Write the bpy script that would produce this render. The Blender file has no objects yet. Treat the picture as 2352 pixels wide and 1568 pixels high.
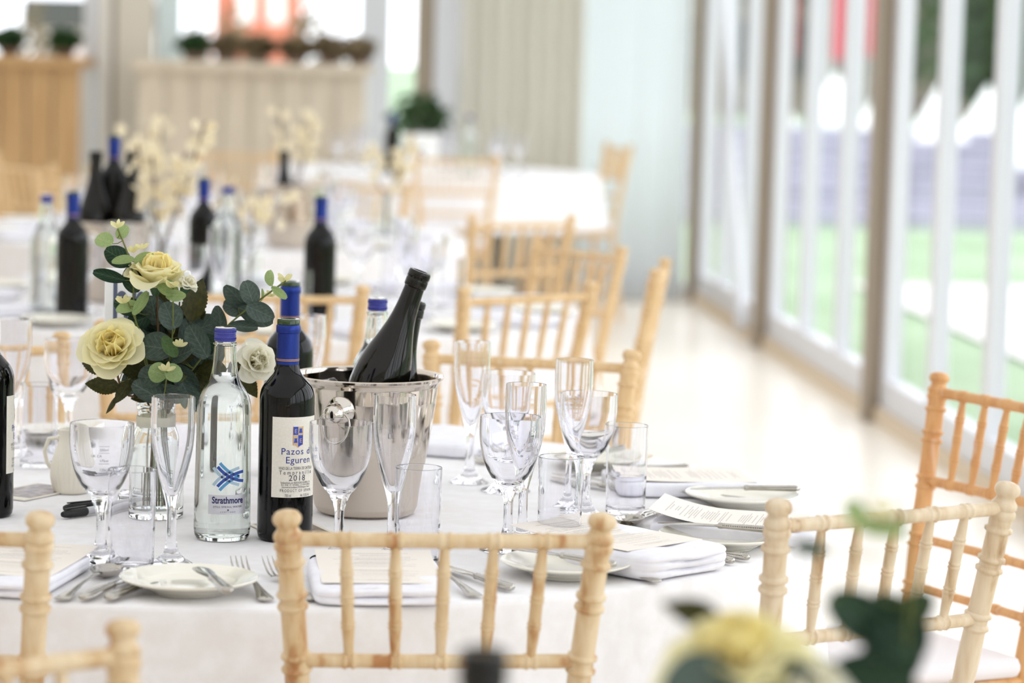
import bpy, math, random
from mathutils import Vector, Matrix
random.seed(7)
S = bpy.context.scene
COL = S.collection
R2 = math.radians

# ------------------------------------------------------------------ camera
CAM_H, FPX = 1.44, 6900.0
th, ro = math.atan(709 / FPX), .027
Fw = Vector((0, math.cos(th), -math.sin(th)))
U0 = Vector((0, math.sin(th), math.cos(th)))
R0 = Vector((1, 0, 0))
Rt = R0 * math.cos(ro) + U0 * math.sin(ro)
Up = U0 * math.cos(ro) - R0 * math.sin(ro)
cd = bpy.data.cameras.new('camera')
cam = bpy.data.objects.new('camera', cd)
COL.objects.link(cam)
m = Matrix((Rt, Up, -Fw)).transposed().to_4x4()
m.translation = Vector((0, 0, CAM_H))
cam.matrix_world = m
cd.sensor_width = 36.0
cd.lens = FPX / 2352 * 36
cd.clip_start, cd.clip_end = .05, 400
cd.dof.use_dof = True
cd.dof.focus_distance = 4.06
cd.dof.aperture_fstop = 3.7
S.camera = cam

# ------------------------------------------------------------------ world, light, exposure
W = bpy.data.worlds.new('overcast_sky')
S.world = W
W.use_nodes = True
bg = W.node_tree.nodes['Background']
bg.inputs[0].default_value = (.93, .955, 1, 1)
bg.inputs[1].default_value = 2.7
S.view_settings.view_transform = 'Standard'
S.view_settings.look = 'None'
S.view_settings.gamma = 1
S.view_settings.exposure = .12
S.view_settings.use_curve_mapping = False
cy = S.cycles
cy.use_denoising = True
cy.use_adaptive_sampling = True
cy.adaptive_threshold = .015
cy.max_bounces, cy.diffuse_bounces, cy.glossy_bounces = 14, 4, 6
cy.transmission_bounces, cy.transparent_max_bounces = 14, 12
cy.caustics_reflective = cy.caustics_refractive = True
cy.blur_glossy = .3
cy.sample_clamp_indirect = 8

# ------------------------------------------------------------------ materials
def lin(r, g, b):
    f = lambda c: (c / 255 / 12.92) if c <= 10 else ((c / 255 + .055) / 1.055) ** 2.4
    return (f(r), f(g), f(b), 1)

def mat(name, col=(200, 200, 200), rough=.5, metal=0., trans=0., ior=1.5, spec=.5, sheen=0, coat=0, sss=0):
    M = bpy.data.materials.new(name)
    M.use_nodes = True
    p = M.node_tree.nodes['Principled BSDF']
    p.inputs['Base Color'].default_value = lin(*col)
    p.inputs['Roughness'].default_value = rough
    p.inputs['Metallic'].default_value = metal
    p.inputs['Transmission Weight'].default_value = trans
    p.inputs['IOR'].default_value = ior
    p.inputs['Specular IOR Level'].default_value = spec
    p.inputs['Sheen Weight'].default_value = sheen
    p.inputs['Coat Weight'].default_value = coat
    return M

def nd(M, t, **k):
    n = M.node_tree.nodes.new(t)
    for a, v in k.items():
        if a in n.inputs.keys(): n.inputs[a].default_value = v
        else: setattr(n, a, v)
    return n

def lk(M, a, b): M.node_tree.links.new(a, b)
def P(M): return M.node_tree.nodes['Principled BSDF']

def noise_color(M, c1, c2, scale=(20, 20, 20), lo=.4, hi=.65, detail=5, c3=None, bump=0):
    tc = nd(M, 'ShaderNodeTexCoord'); mp = nd(M, 'ShaderNodeMapping')
    mp.inputs['Scale'].default_value = scale
    oi = nd(M, 'ShaderNodeObjectInfo')
    ad = nd(M, 'ShaderNodeVectorMath', operation='MULTIPLY_ADD')
    lk(M, oi.outputs['Random'], ad.inputs[0]); ad.inputs[1].default_value = (37, 11, 23)
    lk(M, tc.outputs['Object'], ad.inputs[2]); lk(M, ad.outputs[0], mp.inputs[0])
    nz = nd(M, 'ShaderNodeTexNoise'); nz.inputs['Scale'].default_value = 1; nz.inputs['Detail'].default_value = detail
    lk(M, mp.outputs[0], nz.inputs['Vector'])
    cr = nd(M, 'ShaderNodeValToRGB')
    cr.color_ramp.elements[0].position = lo; cr.color_ramp.elements[0].color = lin(*c1)
    cr.color_ramp.elements[1].position = hi; cr.color_ramp.elements[1].color = lin(*c2)
    if c3:
        e = cr.color_ramp.elements.new(min(.98, hi + .12)); e.color = lin(*c3)
    lk(M, nz.outputs['Fac'], cr.inputs[0]); lk(M, cr.outputs[0], P(M).inputs['Base Color'])
    if bump:
        b = nd(M, 'ShaderNodeBump'); b.inputs['Strength'].default_value = bump; b.inputs['Distance'].default_value = .002
        lk(M, nz.outputs['Fac'], b.inputs['Height']); lk(M, b.outputs[0], P(M).inputs['Normal'])
    return M

def translucent(M, amt, col):
    """cloth / petals / leaves that let light through"""
    nt = M.node_tree
    out = nt.nodes['Material Output']
    t = nd(M, 'ShaderNodeBsdfTranslucent'); t.inputs[0].default_value = lin(*col)
    mx = nd(M, 'ShaderNodeMixShader'); mx.inputs[0].default_value = amt
    lk(M, P(M).outputs[0], mx.inputs[1]); lk(M, t.outputs[0], mx.inputs[2]); lk(M, mx.outputs[0], out.inputs[0])
    return M

m_cloth = noise_color(mat('white_linen', rough=.9, spec=.15, sheen=.15), (240, 237, 236), (246, 244, 245), (30, 30, 30))
m_napkin = noise_color(mat('white_napkin_cotton', rough=.9, spec=.15), (240, 239, 246), (246, 245, 250), (60, 60, 60))
m_floor = noise_color(mat('cream_floor', rough=.27, spec=.6), (246, 236, 222), (250, 242, 230), (1.3, 1.3, 1), detail=3)
m_wood = noise_color(mat('limewashed_beech', rough=.42, spec=.4), (226, 204, 168), (212, 182, 138), (46, 46, 12), .38, .56, 6, (180, 126, 78), .15)
m_wood2 = noise_color(mat('honey_beech', rough=.42, spec=.4), (220, 168, 112), (208, 150, 94), (60, 60, 9), .42, .6, 6, (222, 178, 140), .15)
m_wood3 = noise_color(mat('bleached_beech', rough=.42, spec=.4), (226, 208, 180), (214, 190, 156), (60, 60, 10), .40, .58, 6, (170, 134, 96), .15)
m_wood4 = noise_color(mat('tan_beech', rough=.45, spec=.4), (228, 196, 150), (216, 180, 130), (60, 60, 9), .42, .6, 6, (230, 206, 170), .1)
m_bead = {'limewashed_beech': mat('worn_bead_limewashed', (182, 128, 76), .45), 'honey_beech': mat('worn_bead_honey', (214, 168, 124), .45), 'bleached_beech': mat('worn_bead_bleached', (212, 180, 146), .45), 'tan_beech': mat('worn_bead_tan', (206, 160, 108), .45)}
m_pad = mat('ivory_seat_pad', (232, 226, 226), .85)
m_glass = mat('clear_polycarbonate', (252, 252, 255), .0, trans=1, ior=1.49)
m_wglass = mat('clear_bottle_glass', (250, 253, 251), .0, trans=1, ior=1.5)
m_water = mat('water', (254, 255, 255), .0, trans=1, ior=1.33)
m_bottle = mat('black_green_bottle_glass', (5, 5, 4), .03, spec=.32)
m_bottle2 = noise_color(mat('brown_green_bottle_glass', rough=.05, spec=.34), (12, 11, 7), (26, 21, 10), (14, 14, 14), .4, .7)
m_lip = mat('green_glass_lip', (38, 62, 20), .08, spec=.6)
m_amber = mat('amber_glass_inside', (128, 96, 20), .15)
m_caps = noise_color(mat('royal_blue_foil', rough=.32, metal=.55), (25, 46, 128), (31, 58, 146), (80, 80, 20), bump=.1)
m_gold = mat('gold_line', (214, 160, 96), .35, metal=.6)
m_bcap = mat('blue_screw_cap', (58, 62, 150), .38)
m_label = noise_color(mat('cream_label_paper', rough=.8), (232, 226, 212), (237, 232, 220), (400, 400, 400))
m_ink = mat('grey_ink', (70, 70, 84), .7)
m_inkb = mat('blue_ink', (42, 58, 140), .7)
m_crestb = mat('crest_blue', (44, 72, 176), .55)
m_crestg = mat('crest_tan', (206, 178, 140), .55)
m_navy = mat('navy_print', (16, 18, 88), .4)
m_st1 = mat('pale_blue_print', (166, 190, 204), .4)
m_st2 = mat('blue_print', (38, 76, 160), .4)
m_st3 = mat('sky_blue_print', (84, 150, 196), .4)
m_silver = mat('silver_label', (206, 206, 212), .35, metal=.35)
m_steel = mat('polished_steel', (214, 208, 200), .08, metal=1)
m_cut = noise_color(mat('cutlery_steel', rough=.16, metal=1), (176, 171, 163), (190, 186, 178), (50, 50, 50))
m_china = mat('ivory_china', (244, 240, 226), .12, coat=.3)
m_jug = mat('cream_porcelain', (240, 234, 218), .3)
m_black = mat('black_plastic', (18, 18, 20), .35)
m_ice = mat('ice', (250, 252, 255), .12, trans=1, ior=1.31)
m_post = mat('taupe_aluminium', (154, 140, 122), .5)
m_kerb = mat('tan_threshold', (214, 196, 170), .6)
m_frame = mat('white_pvc_frame', (214, 215, 219), .45)
m_cream = mat('cream_post', (226, 221, 212), .6)
m_post2 = mat('pale_taupe_post', (212, 204, 190), .55)
m_dark = mat('shadow_line_and_leg_dark', (120, 112, 98), .7)  # dark tone for a painted shadow line; table legs share it
m_steelpost = mat('pale_blue_powder_coat', (212, 224, 226), .5)

# bucket: polished above, misted with condensation below
m_bucket = mat('brushed_steel_bucket', (206, 196, 184), .1, metal=1)
tc = nd(m_bucket, 'ShaderNodeTexCoord'); sx = nd(m_bucket, 'ShaderNodeSeparateXYZ'); lk(m_bucket, tc.outputs['Object'], sx.inputs[0])
nz = nd(m_bucket, 'ShaderNodeTexNoise'); nz.inputs['Scale'].default_value = 60; lk(m_bucket, tc.outputs['Object'], nz.inputs['Vector'])
ma = nd(m_bucket, 'ShaderNodeMath', operation='MULTIPLY_ADD'); lk(m_bucket, nz.outputs['Fac'], ma.inputs[0]); ma.inputs[1].default_value = .03; lk(m_bucket, sx.outputs['Z'], ma.inputs[2])
mr = nd(m_bucket, 'ShaderNodeMapRange'); mr.inputs['From Min'].default_value = .085; mr.inputs['From Max'].default_value = .125
mr.inputs['To Min'].default_value = .42; mr.inputs['To Max'].default_value = .07
lk(m_bucket, ma.outputs[0], mr.inputs['Value']); lk(m_bucket, mr.outputs[0], P(m_bucket).inputs['Roughness'])

# window glass: thin pane, mostly clear
m_pane = bpy.data.materials.new('window_pane_glass'); m_pane.use_nodes = True
t_ = nd(m_pane, 'ShaderNodeBsdfTransparent'); t_.inputs[0].default_value = (.96, .965, .97, 1)
g_ = nd(m_pane, 'ShaderNodeBsdfGlossy'); g_.inputs['Roughness'].default_value = .02
lw = nd(m_pane, 'ShaderNodeLayerWeight'); pw_ = nd(m_pane, 'ShaderNodeMath', operation='POWER'); lk(m_pane, lw.outputs['Facing'], pw_.inputs[0]); pw_.inputs[1].default_value = 6
fr = nd(m_pane, 'ShaderNodeMath', operation='MULTIPLY'); lk(m_pane, pw_.outputs[0], fr.inputs[0]); fr.inputs[1].default_value = .22
mx = nd(m_pane, 'ShaderNodeMixShader'); lk(m_pane, fr.outputs[0], mx.inputs[0]); lk(m_pane, t_.outputs[0], mx.inputs[1]); lk(m_pane, g_.outputs[0], mx.inputs[2])
lk(m_pane, mx.outputs[0], m_pane.node_tree.nodes['Material Output'].inputs[0])

m_ceil = translucent(mat('marquee_roof_lining', (226, 224, 222), .9), .24, (248, 248, 250))
m_drape = translucent(mat('beige_drape', (228, 224, 214), .9), .3, (236, 232, 222))
m_sheer = translucent(mat('white_sheer_curtain', (240, 242, 243), .9), .52, (243, 246, 247))

def leafmat(n, c1, c2, rough=.55, tr=.18, vein=None):
    M = noise_color(mat(n, rough=rough, spec=.3), c1, c2, (9, 9, 9), .35, .7, bump=.2)
    if vein:                                   # pale midrib and side veins in the leaf's own coordinates
        src = P(M).inputs['Base Color'].links[0].from_socket
        tc = nd(M, 'ShaderNodeTexCoord'); sp = nd(M, 'ShaderNodeSeparateXYZ'); lk(M, tc.outputs['Object'], sp.inputs[0])
        def mth(op, a, b=None):
            q = nd(M, 'ShaderNodeMath', operation=op)
            for i, v in enumerate((a, b)):
                if v is None: continue
                if isinstance(v, (int, float)): q.inputs[i].default_value = v
                else: lk(M, v, q.inputs[i])
            return q.outputs[0]
        ax = mth('ABSOLUTE', sp.outputs['X'])
        mid = mth('LESS_THAN', ax, .016)
        side = mth('MULTIPLY', mth('LESS_THAN', mth('FRACT', mth('MULTIPLY', mth('SUBTRACT', sp.outputs['Y'], mth('MULTIPLY', ax, .8)), 6.)), .09), mth('LESS_THAN', ax, .36))
        f = mth('MULTIPLY', mth('MAXIMUM', mid, side), .55)
        mx_ = nd(M, 'ShaderNodeMix', data_type='RGBA'); lk(M, f, mx_.inputs['Factor']); lk(M, src, mx_.inputs['A']); mx_.inputs['B'].default_value = lin(*vein)
        lk(M, mx_.outputs['Result'], P(M).inputs['Base Color'])
    return translucent(M, tr, c2)
m_leaf = dict(E=leafmat('eucalyptus_leaf', (60, 75, 68), (82, 96, 86), vein=(116, 132, 122)), D=leafmat('dark_green_leaf', (26, 48, 34), (40, 64, 44), vein=(92, 124, 92)),
              R=leafmat('olive_rose_leaf', (42, 44, 20), (70, 68, 28)), Y=leafmat('young_green_leaf', (136, 162, 98), (166, 184, 128), tr=.35, vein=(186, 200, 150)),
              G=leafmat('mid_green_leaf', (66, 92, 52), (86, 112, 66)))
m_stem = mat('green_stem', (104, 112, 52), .6)
m_twig = mat('brown_twig', (96, 70, 42), .7)
m_bud = translucent(mat('cream_bud', (230, 224, 172), .6), .4, (236, 228, 170))
m_pet = [translucent(mat('outer_cream_petal', (250, 244, 206), .7), .45, (252, 246, 202)),
         translucent(mat('lemon_petal', (250, 240, 182), .7), .5, (252, 240, 172)),
         translucent(mat('golden_heart_petal', (246, 206, 92), .7), .5, (250, 204, 74))]
m_white_pet = translucent(mat('white_petal', (250, 248, 236), .7), .5, (250, 246, 226))
m_blossom = translucent(mat('cream_blossom', (246, 234, 206), .7), .4, (250, 238, 204))

def printed(name, base, ink, freq, rot=0):
    """paper with lines of print too small to read"""
    M = mat(name, base, .8)
    tc = nd(M, 'ShaderNodeTexCoord'); mp = nd(M, 'ShaderNodeMapping'); mp.inputs['Rotation'].default_value = (0, 0, rot)
    lk(M, tc.outputs['Object'], mp.inputs[0])
    s = nd(M, 'ShaderNodeSeparateXYZ'); lk(M, mp.outputs[0], s.inputs[0])
    def mth(op, a, b=None):
        n = nd(M, 'ShaderNodeMath', operation=op)
        for i, v in enumerate((a, b)):
            if v is None: continue
            if isinstance(v, (int, float)): n.inputs[i].default_value = v
            else: lk(M, v, n.inputs[i])
        return n.outputs[0]
    y = mth('MULTIPLY', s.outputs['Y'], freq)
    row = mth('FLOOR', y); fr_ = mth('FRACT', y)
    line = mth('GREATER_THAN', fr_, .55)
    rnd = nd(M, 'ShaderNodeTexWhiteNoise', noise_dimensions='1D'); lk(M, row, rnd.inputs['W'])
    half = mth('MULTIPLY', rnd.outputs['Value'], .055)
    inside = mth('LESS_THAN', mth('ABSOLUTE', s.outputs['X']), half)
    keep = mth('GREATER_THAN', rnd.outputs['Value'], .3)
    cv = nd(M, 'ShaderNodeCombineXYZ'); lk(M, mth('MULTIPLY', s.outputs['X'], 800.), cv.inputs[0]); lk(M, mth('MULTIPLY', row, 7.), cv.inputs[1])
    nz = nd(M, 'ShaderNodeTexNoise'); nz.inputs['Scale'].default_value = 1; lk(M, cv.outputs[0], nz.inputs['Vector'])
    word = mth('GREATER_THAN', nz.outputs['Fac'], .43)
    marg = mth('LESS_THAN', mth('ABSOLUTE', s.outputs['Y']), .088)
    f = mth('MULTIPLY', mth('MULTIPLY', mth('MULTIPLY', line, inside), mth('MULTIPLY', keep, word)), marg)
    f = mth('MULTIPLY', f, .5)
    mxc = nd(M, 'ShaderNodeMix', data_type='RGBA'); lk(M, f, mxc.inputs['Factor'])
    mxc.inputs['A'].default_value = lin(*base); mxc.inputs['B'].default_value = lin(*ink)
    lk(M, mxc.outputs['Result'], P(M).inputs['Base Color'])
    return M
m_menu = printed('menu_card_print', (244, 236, 226), (120, 112, 112), 300)

# ------------------------------------------------------------------ mesh helpers
def link(name, me, ma=None, parent=None):
    o = bpy.data.objects.new(name, me)
    COL.objects.link(o)
    if ma is not None and me is not None and not me.materials: me.materials.append(ma)
    if parent: o.parent = parent
    return o

def mk(verts, faces, smooth=40):
    me = bpy.data.meshes.new('shape')
    me.from_pydata([tuple(v) for v in verts], [], faces)
    me.validate()
    if smooth:
        me.polygons.foreach_set('use_smooth', [True] * len(me.polygons))
        me.set_sharp_from_angle(angle=R2(smooth))
    me.update()
    return me

def tag(o, label=None, cat=None, group=None, kind=None):
    if label: o['label'] = label
    if cat: o['category'] = cat
    if group: o['group'] = group
    if kind: o['kind'] = kind
    return o

def empty(name, loc=(0, 0, 0), rz=0, label=None, cat=None, group=None, kind=None):
    e = bpy.data.objects.new(name, None)
    COL.objects.link(e)
    e.empty_display_size = .05
    e.location = loc; e.rotation_euler = (0, 0, rz)
    return tag(e, label, cat, group, kind)

def copy_tree(o, parent=None):
    c = o.copy(); COL.objects.link(c); c.parent = parent
    for ch in list(o.children): copy_tree(ch, c)
    return c

def support(prof):
    out = [prof[0]]
    for p, q in zip(prof, prof[1:]):
        d = math.hypot(q[0] - p[0], q[1] - p[1])
        if d > .006 and p[0] > 1e-6 and q[0] > 1e-6:
            e = min(.0012, d * .2) / d
            out += [(p[0] + (q[0] - p[0]) * e, p[1] + (q[1] - p[1]) * e), (q[0] - (q[0] - p[0]) * e, q[1] - (q[1] - p[1]) * e)]
        out.append(q)
    return out

def lathe(prof, n=40, smooth=40, closed=False):
    prof = support(prof)
    V, F, rings = [], [], []
    for r, z in prof:
        if r < 1e-6:
            rings.append([len(V)]); V.append((0, 0, z))
        else:
            b = len(V); rings.append(list(range(b, b + n)))
            for i in range(n):
                a = 2 * math.pi * i / n
                V.append((r * math.cos(a), r * math.sin(a), z))
    prs = list(zip(rings, rings[1:]))
    if closed: prs.append((rings[-1], rings[0]))
    for A, B in prs:
        for i in range(n):
            j = (i + 1) % n
            if len(A) == 1 and len(B) == 1: continue
            if len(A) == 1: F.append((A[0], B[j], B[i]))
            elif len(B) == 1: F.append((A[i], A[j], B[0]))
            else: F.append((A[i], A[j], B[j], B[i]))
    return mk(V, F, smooth)

def smoothprof(pts, k=4):
    """Catmull-Rom through profile points"""
    out = []
    n = len(pts)
    for i in range(n - 1):
        p0, p1, p2, p3 = pts[max(0, i - 1)], pts[i], pts[i + 1], pts[min(n - 1, i + 2)]
        for j in range(k):
            t = j / k
            q = []
            for a in range(2):
                q.append(.5 * (2 * p1[a] + (p2[a] - p0[a]) * t + (2 * p0[a] - 5 * p1[a] + 4 * p2[a] - p3[a]) * t * t + (3 * p1[a] - p0[a] - 3 * p2[a] + p3[a]) * t ** 3))
            out.append((max(q[0], 0), q[1]))
    out.append(pts[-1])
    return out

def tube(pts, rad, n=10, smooth=40, caps=True, V=None, F=None, bead=None):
    own = V is None
    if own: V, F = [], []
    pts = [Vector(p) for p in pts]
    if not isinstance(rad, (list, tuple)): rad = [rad] * len(pts)
    rings = []
    nx = None
    for i, p in enumerate(pts):
        t = (pts[min(i + 1, len(pts) - 1)] - pts[max(i - 1, 0)]).normalized()
        if nx is None:
            nx = t.cross(Vector((0, 1, .2))) if abs(t.y) < .9 else t.cross(Vector((1, 0, 0)))
        nx = (nx - t * nx.dot(t)).normalized()
        by = t.cross(nx)
        b = len(V)
        for k in range(n):
            a = 2 * math.pi * k / n
            V.append(p + (nx * math.cos(a) + by * math.sin(a)) * rad[i])
        rings.append(b)
    for A, B in zip(rings, rings[1:]):
        for k in range(n):
            j = (k + 1) % n
            F.append((A + k, A + j, B + j, B + k))
    if caps:
        F.append(tuple(rings[0] + k for k in reversed(range(n))))
        F.append(tuple(rings[-1] + k for k in range(n)))
    if not own: return None
    me = mk(V, F, smooth)
    if bead:
        for q, p in enumerate(me.polygons):
            if q // n < len(bead) - 1 and (bead[q // n] or bead[q // n + 1]): p.material_index = 1
    return me

def box(x0, x1, y0, y1, z0, z1, V=None, F=None, bev=0):
    own = V is None
    if own: V, F = [], []
    b = len(V)
    V += [(x, y, z) for z in (z0, z1) for x, y in ((x0, y0), (x1, y0), (x1, y1), (x0, y1))]
    F += [tuple(b + i for i in f) for f in ((3, 2, 1, 0), (4, 5, 6, 7), (0, 1, 5, 4), (1, 2, 6, 5), (2, 3, 7, 6), (3, 0, 4, 7))]
    return mk(V, F, 0) if own else None

def rbox(w, d, h, r=.004, seg=3):
    """rounded-corner slab with softened edges, base at z=0"""
    V, F, rings = [], [], []
    lv = [(-r, 0), (-.3 * r, .3 * r), (0, r), (0, h - r), (-.3 * r, h - .3 * r), (-r, h)]
    for ins, z in lv:
        b = len(V); c = 0
        for cx, cy_, a0 in ((1, 1, 0), (-1, 1, 90), (-1, -1, 180), (1, -1, 270)):
            for s in range(seg + 1):
                a = R2(a0 + 90 * s / seg)
                V.append((cx * (w / 2 - r) + math.cos(a) * (r + ins), cy_ * (d / 2 - r) + math.sin(a) * (r + ins), z)); c += 1
        rings.append((b, c))
    for (A, n), (B, _) in zip(rings, rings[1:]):
        for k in range(n):
            j = (k + 1) % n
            F.append((A + k, A + j, B + j, B + k))
    A, n = rings[0]; F.append(tuple(A + k for k in reversed(range(n))))
    A, n = rings[-1]; F.append(tuple(A + k for k in range(n)))
    return mk(V, F, 50)

def text_mesh(body, size, align='CENTER', bold=0, sx=1., shear=0, sp=1.):
    c = bpy.data.curves.new('lettering', 'FONT')
    c.body = body; c.size = size; c.align_x = align; c.offset = bold; c.shear = shear; c.space_character = sp
    c.resolution_u = 3
    o = bpy.data.objects.new('lettering', c); COL.objects.link(o)
    bpy.context.view_layer.update()
    me = bpy.data.meshes.new_from_object(o.evaluated_get(bpy.context.evaluated_depsgraph_get()))
    bpy.data.objects.remove(o); bpy.data.curves.remove(c)
    me.materials.clear()
    for v in me.vertices: v.co.x *= sx
    return me

def wrap(me, r, ang, z, taper=None):
    """lay a flat (x,y) mesh round a bottle of radius r; ang 0 faces -Y, positive turns to +X"""
    for v in me.vertices:
        a = ang + v.co.x / r
        zz = z + v.co.y
        rr = (taper(zz) if taper else r) + v.co.z
        v.co = (rr * math.sin(a), -rr * math.cos(a), zz)
    me.update()
    return me

def patch(w, h, n=16, top=None):
    V = [(-w / 2 + w * i / n, y, 0) for y in (-h / 2, h / 2) for i in range(n + 1)]
    F = [(i, i + 1, n + 2 + i, n + 1 + i) for i in range(n)]
    return mk(V, F, 60)

# ------------------------------------------------------------------ lettering first (needs the depsgraph)
LET = {}
def wine_label_parts():
    r, a0 = .0375, R2(29)
    P_ = []
    def t(name, body, size, z, ma, x=0, **k):
        P_.append((name, wrap(text_mesh(body, size, **k), r + .0006, a0 + x / r, z), ma))
    P_.append(('label', wrap(patch(.072, .1085, 24), r + .0003, a0, .1165), m_label))
    # crest
    def quad(x0, x1, y0, y1, ma, nm='crest_field', dz=.0006):
        me = mk([(x0, y0, 0), (x1, y0, 0), (x1, y1, 0), (x0, y1, 0)], [(0, 1, 2, 3)], 0)
        P_.append((nm, wrap(me, r + dz, a0, 0), ma))
    quad(-.0076, .0076, .1335, .1585, m_gold, 'crest_border', .0005)
    me = mk([(-.0076, .1335, 0), (0, .1295, 0), (.0076, .1335, 0)], [(0, 1, 2)], 0)
    P_.append(('crest_border', wrap(me, r + .0005, a0, 0), m_gold))
    quad(-.007, -.0002, .147, .158, m_crestb); quad(.0002, .007, .147, .158, m_crestg)
    for s, ma in ((-1, m_crestg), (1, m_crestb)):
        me = mk([(0, .1305, 0), (s * .007, .134, 0), (s * .007, .1466, 0), (0, .1466, 0)], [(0, 1, 2, 3)] if s > 0 else [(3, 2, 1, 0)], 0)
        P_.append(('crest_field', wrap(me, r + .0006, a0, 0), ma))
    for x, z, ma, b in ((-.0036, .1495, m_crestg, 'E'), (.0036, .1365, m_crestg, 'E')):
        P_.append(('lettering', wrap(text_mesh(b, .008), r + .0009, a0 + x / r, z), ma))
    for x, z in ((.0036, .1495), (-.0036, .1365)):     # small towers
        V = [(-.0026, 0), (.0026, 0), (.0016, .0045), (.0022, .006), (-.0022, .006), (-.0016, .0045)]
        me = mk([(p[0] + x, p[1] + z, 0) for p in V], [tuple(range(6))], 0)
        P_.append(('tower_emblem', wrap(me, r + .0009, a0, 0), m_crestb))
    t('lettering', 'Pazos de', .0128, .1205, m_inkb, x=.002, sp=1.12)
    t('lettering', 'Eguren', .0128, .1088, m_inkb, x=.002, sp=1.08)
    t('lettering', 'VINO DE LA TIERRA DE CASTILLA', .0056, .1000, m_ink, sx=.62)
    t('lettering', 'Tempranillo', .0078, .0935, m_ink, sx=.85, sp=1.55)
    t('lettering', '2018', .0112, .0850, m_ink, sp=1.15)
    t('lettering', 'Embotellado por BODEGAS EGUREN, S.A.', .0037, .0812, m_ink, sx=.7)
    t('lettering', 'R.E. 3748 - VI - VITORIA - C.P. 01013 SPAIN', .0035, .0782, m_ink, sx=.68)
    t('lettering', 'Seleccionado por Jose Bujanda, 02230 Madrigueras - Albacete', .0033, .0753, m_ink, sx=.52)
    t('lettering', 'PRODUCT OF SPAIN', .0056, .0698, m_ink, sx=.72, sp=1.35)
    t('lettering', '750 ml.', .0052, .0588 + .0045, m_ink, x=-.0125, sx=.6)
    t('lettering', 'Alc 13,5% Vol', .0052, .0588 + .0045, m_ink, x=.0125, sx=.55)
    return P_
WINE_LABEL = wine_label_parts()

def ribbon(pts, w, n=14):
    c = []
    k = len(pts)
    for i in range(n + 1):                       # quadratic bezier
        t = i / n
        a, b, d = [Vector((*p, 0)) for p in pts]
        c.append(a * (1 - t) ** 2 + b * 2 * t * (1 - t) + d * t * t)
    V, F = [], []
    for i, p in enumerate(c):
        tg = (c[min(i + 1, n)] - c[max(i - 1, 0)]).normalized()
        nn = Vector((-tg.y, tg.x, 0)) * w / 2
        V += [p + nn, p - nn]
    F = [(2 * i, 2 * i + 1, 2 * i + 3, 2 * i + 2) for i in range(n)]
    return mk(V, F, 60)

def water_label_parts():
    r, a0 = .0372, R2(17)
    tp = lambda z: .0383 - .0016 * min(1, max(0, z / .16))
    P_ = []
    k = .0893 / 1700
    def pt(x, y): return ((x - 1140) * k, (870 - y) * k)
    for sg in (1, -1):
        f = lambda x, y: (pt(x, y)[0], pt(x, y)[1] * sg)
        for pts, ma, dz in (((f(755, 640), f(985, 980), f(1435, 1090)), m_st1, .0004), ((f(920, 520), f(1170, 820), f(1440, 868)), m_st3, .0006 + .0001 * sg), ((f(865, 615), f(1150, 960), f(1555, 990)), m_st2, .0009 + .0001 * sg)):
            me = ribbon(pts, 78 * k)
            for v in me.vertices: v.co.z = dz
            P_.append(('logo_band', wrap(me, r, a0, .0895, tp), ma))
    me = mk([(-.0022, 0, .0012), (0, -.0017, .0012), (.0022, 0, .0012), (0, .0017, .0012)], [(0, 1, 2, 3)], 0)
    for x, y in ((1155, 875), (975, 875), (1390, 855), (1160, 760), (1160, 985), (1070, 805), (1070, 945), (1260, 800), (1255, 930)):
        p = pt(x, y); mm = me.copy()
        for v in mm.vertices: v.co.x += p[0]; v.co.y += p[1]
        P_.append(('logo_band', wrap(mm, r, a0, .0895, tp), m_navy))
    lab = patch(.0535, .0262, 20)
    for v in lab.vertices: v.co.z = .0004
    P_.append(('label', wrap(lab, r, a0, .0515, tp), m_silver))
    for body, sz, z, ma, kw in (('Strathmore', .0125, .0535, m_navy, dict(bold=.00028, sx=.74)), ('STILL SPRING WATER', .0036, .0475, m_ink, dict(sp=1.15)), ('x', .004, .0436, m_navy, dict(bold=.0002)), ('SCOTLAND', .0026, .0409, m_ink, dict(sp=1.7))):
        me = text_mesh(body, sz, **kw)
        for v in me.vertices: v.co.z = .0008
        P_.append(('lettering', wrap(me, r, a0, z, tp), ma))
    return P_
WATER_LABEL = water_label_parts()
SIGN_TXT = text_mesh('hr', .088, 'LEFT', sx=.62, bold=.0008)
NUM_TXT = text_mesh('5', .11)
GLASS_TXT = [text_mesh(b, .0045) for b in ('250ml', '175ml', '125ml', 'UK CA')]

# ------------------------------------------------------------------ the setting
def quadplane(name, pts, ma, **k):
    return tag(link(name, mk(pts, [tuple(range(len(pts)))], 0), ma), kind='structure', **k)

WU = Vector((-.0807, .9967, 0))                 # along the window wall, away from the camera
WN = Vector((-.9967, -.0807, 0))                # into the room
P0 = Vector((1.434, 11.435, 0))                 # foot of one aluminium post
FARL = 5.0                                       # end wall beyond P0
def wp(t, s, z=0): return P0 + WU * t + WN * s + Vector((0, 0, z))
CEIL = 3.0
quadplane('floor', [wp(-17, -.08), wp(FARL + .3, -.08), wp(FARL + .3, 11), wp(-17, 11)], m_floor)
quadplane('ceiling', [wp(-17, 0, CEIL), wp(-17, 11, CEIL), wp(FARL, 11, CEIL), wp(FARL, 0, CEIL)], m_ceil)
def obox(name, a, b, s0, s1, z0, z1, ma, parent=None):
    """box in wall coordinates"""
    V = [wp(t, s, z) for z in (z0, z1) for t, s in ((a, s0), (b, s0), (b, s1), (a, s1))]
    return link(name, mk(V, [(3, 2, 1, 0), (4, 5, 6, 7), (0, 1, 5, 4), (1, 2, 6, 5), (2, 3, 7, 6), (3, 0, 4, 7)], 0), ma, parent)

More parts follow.
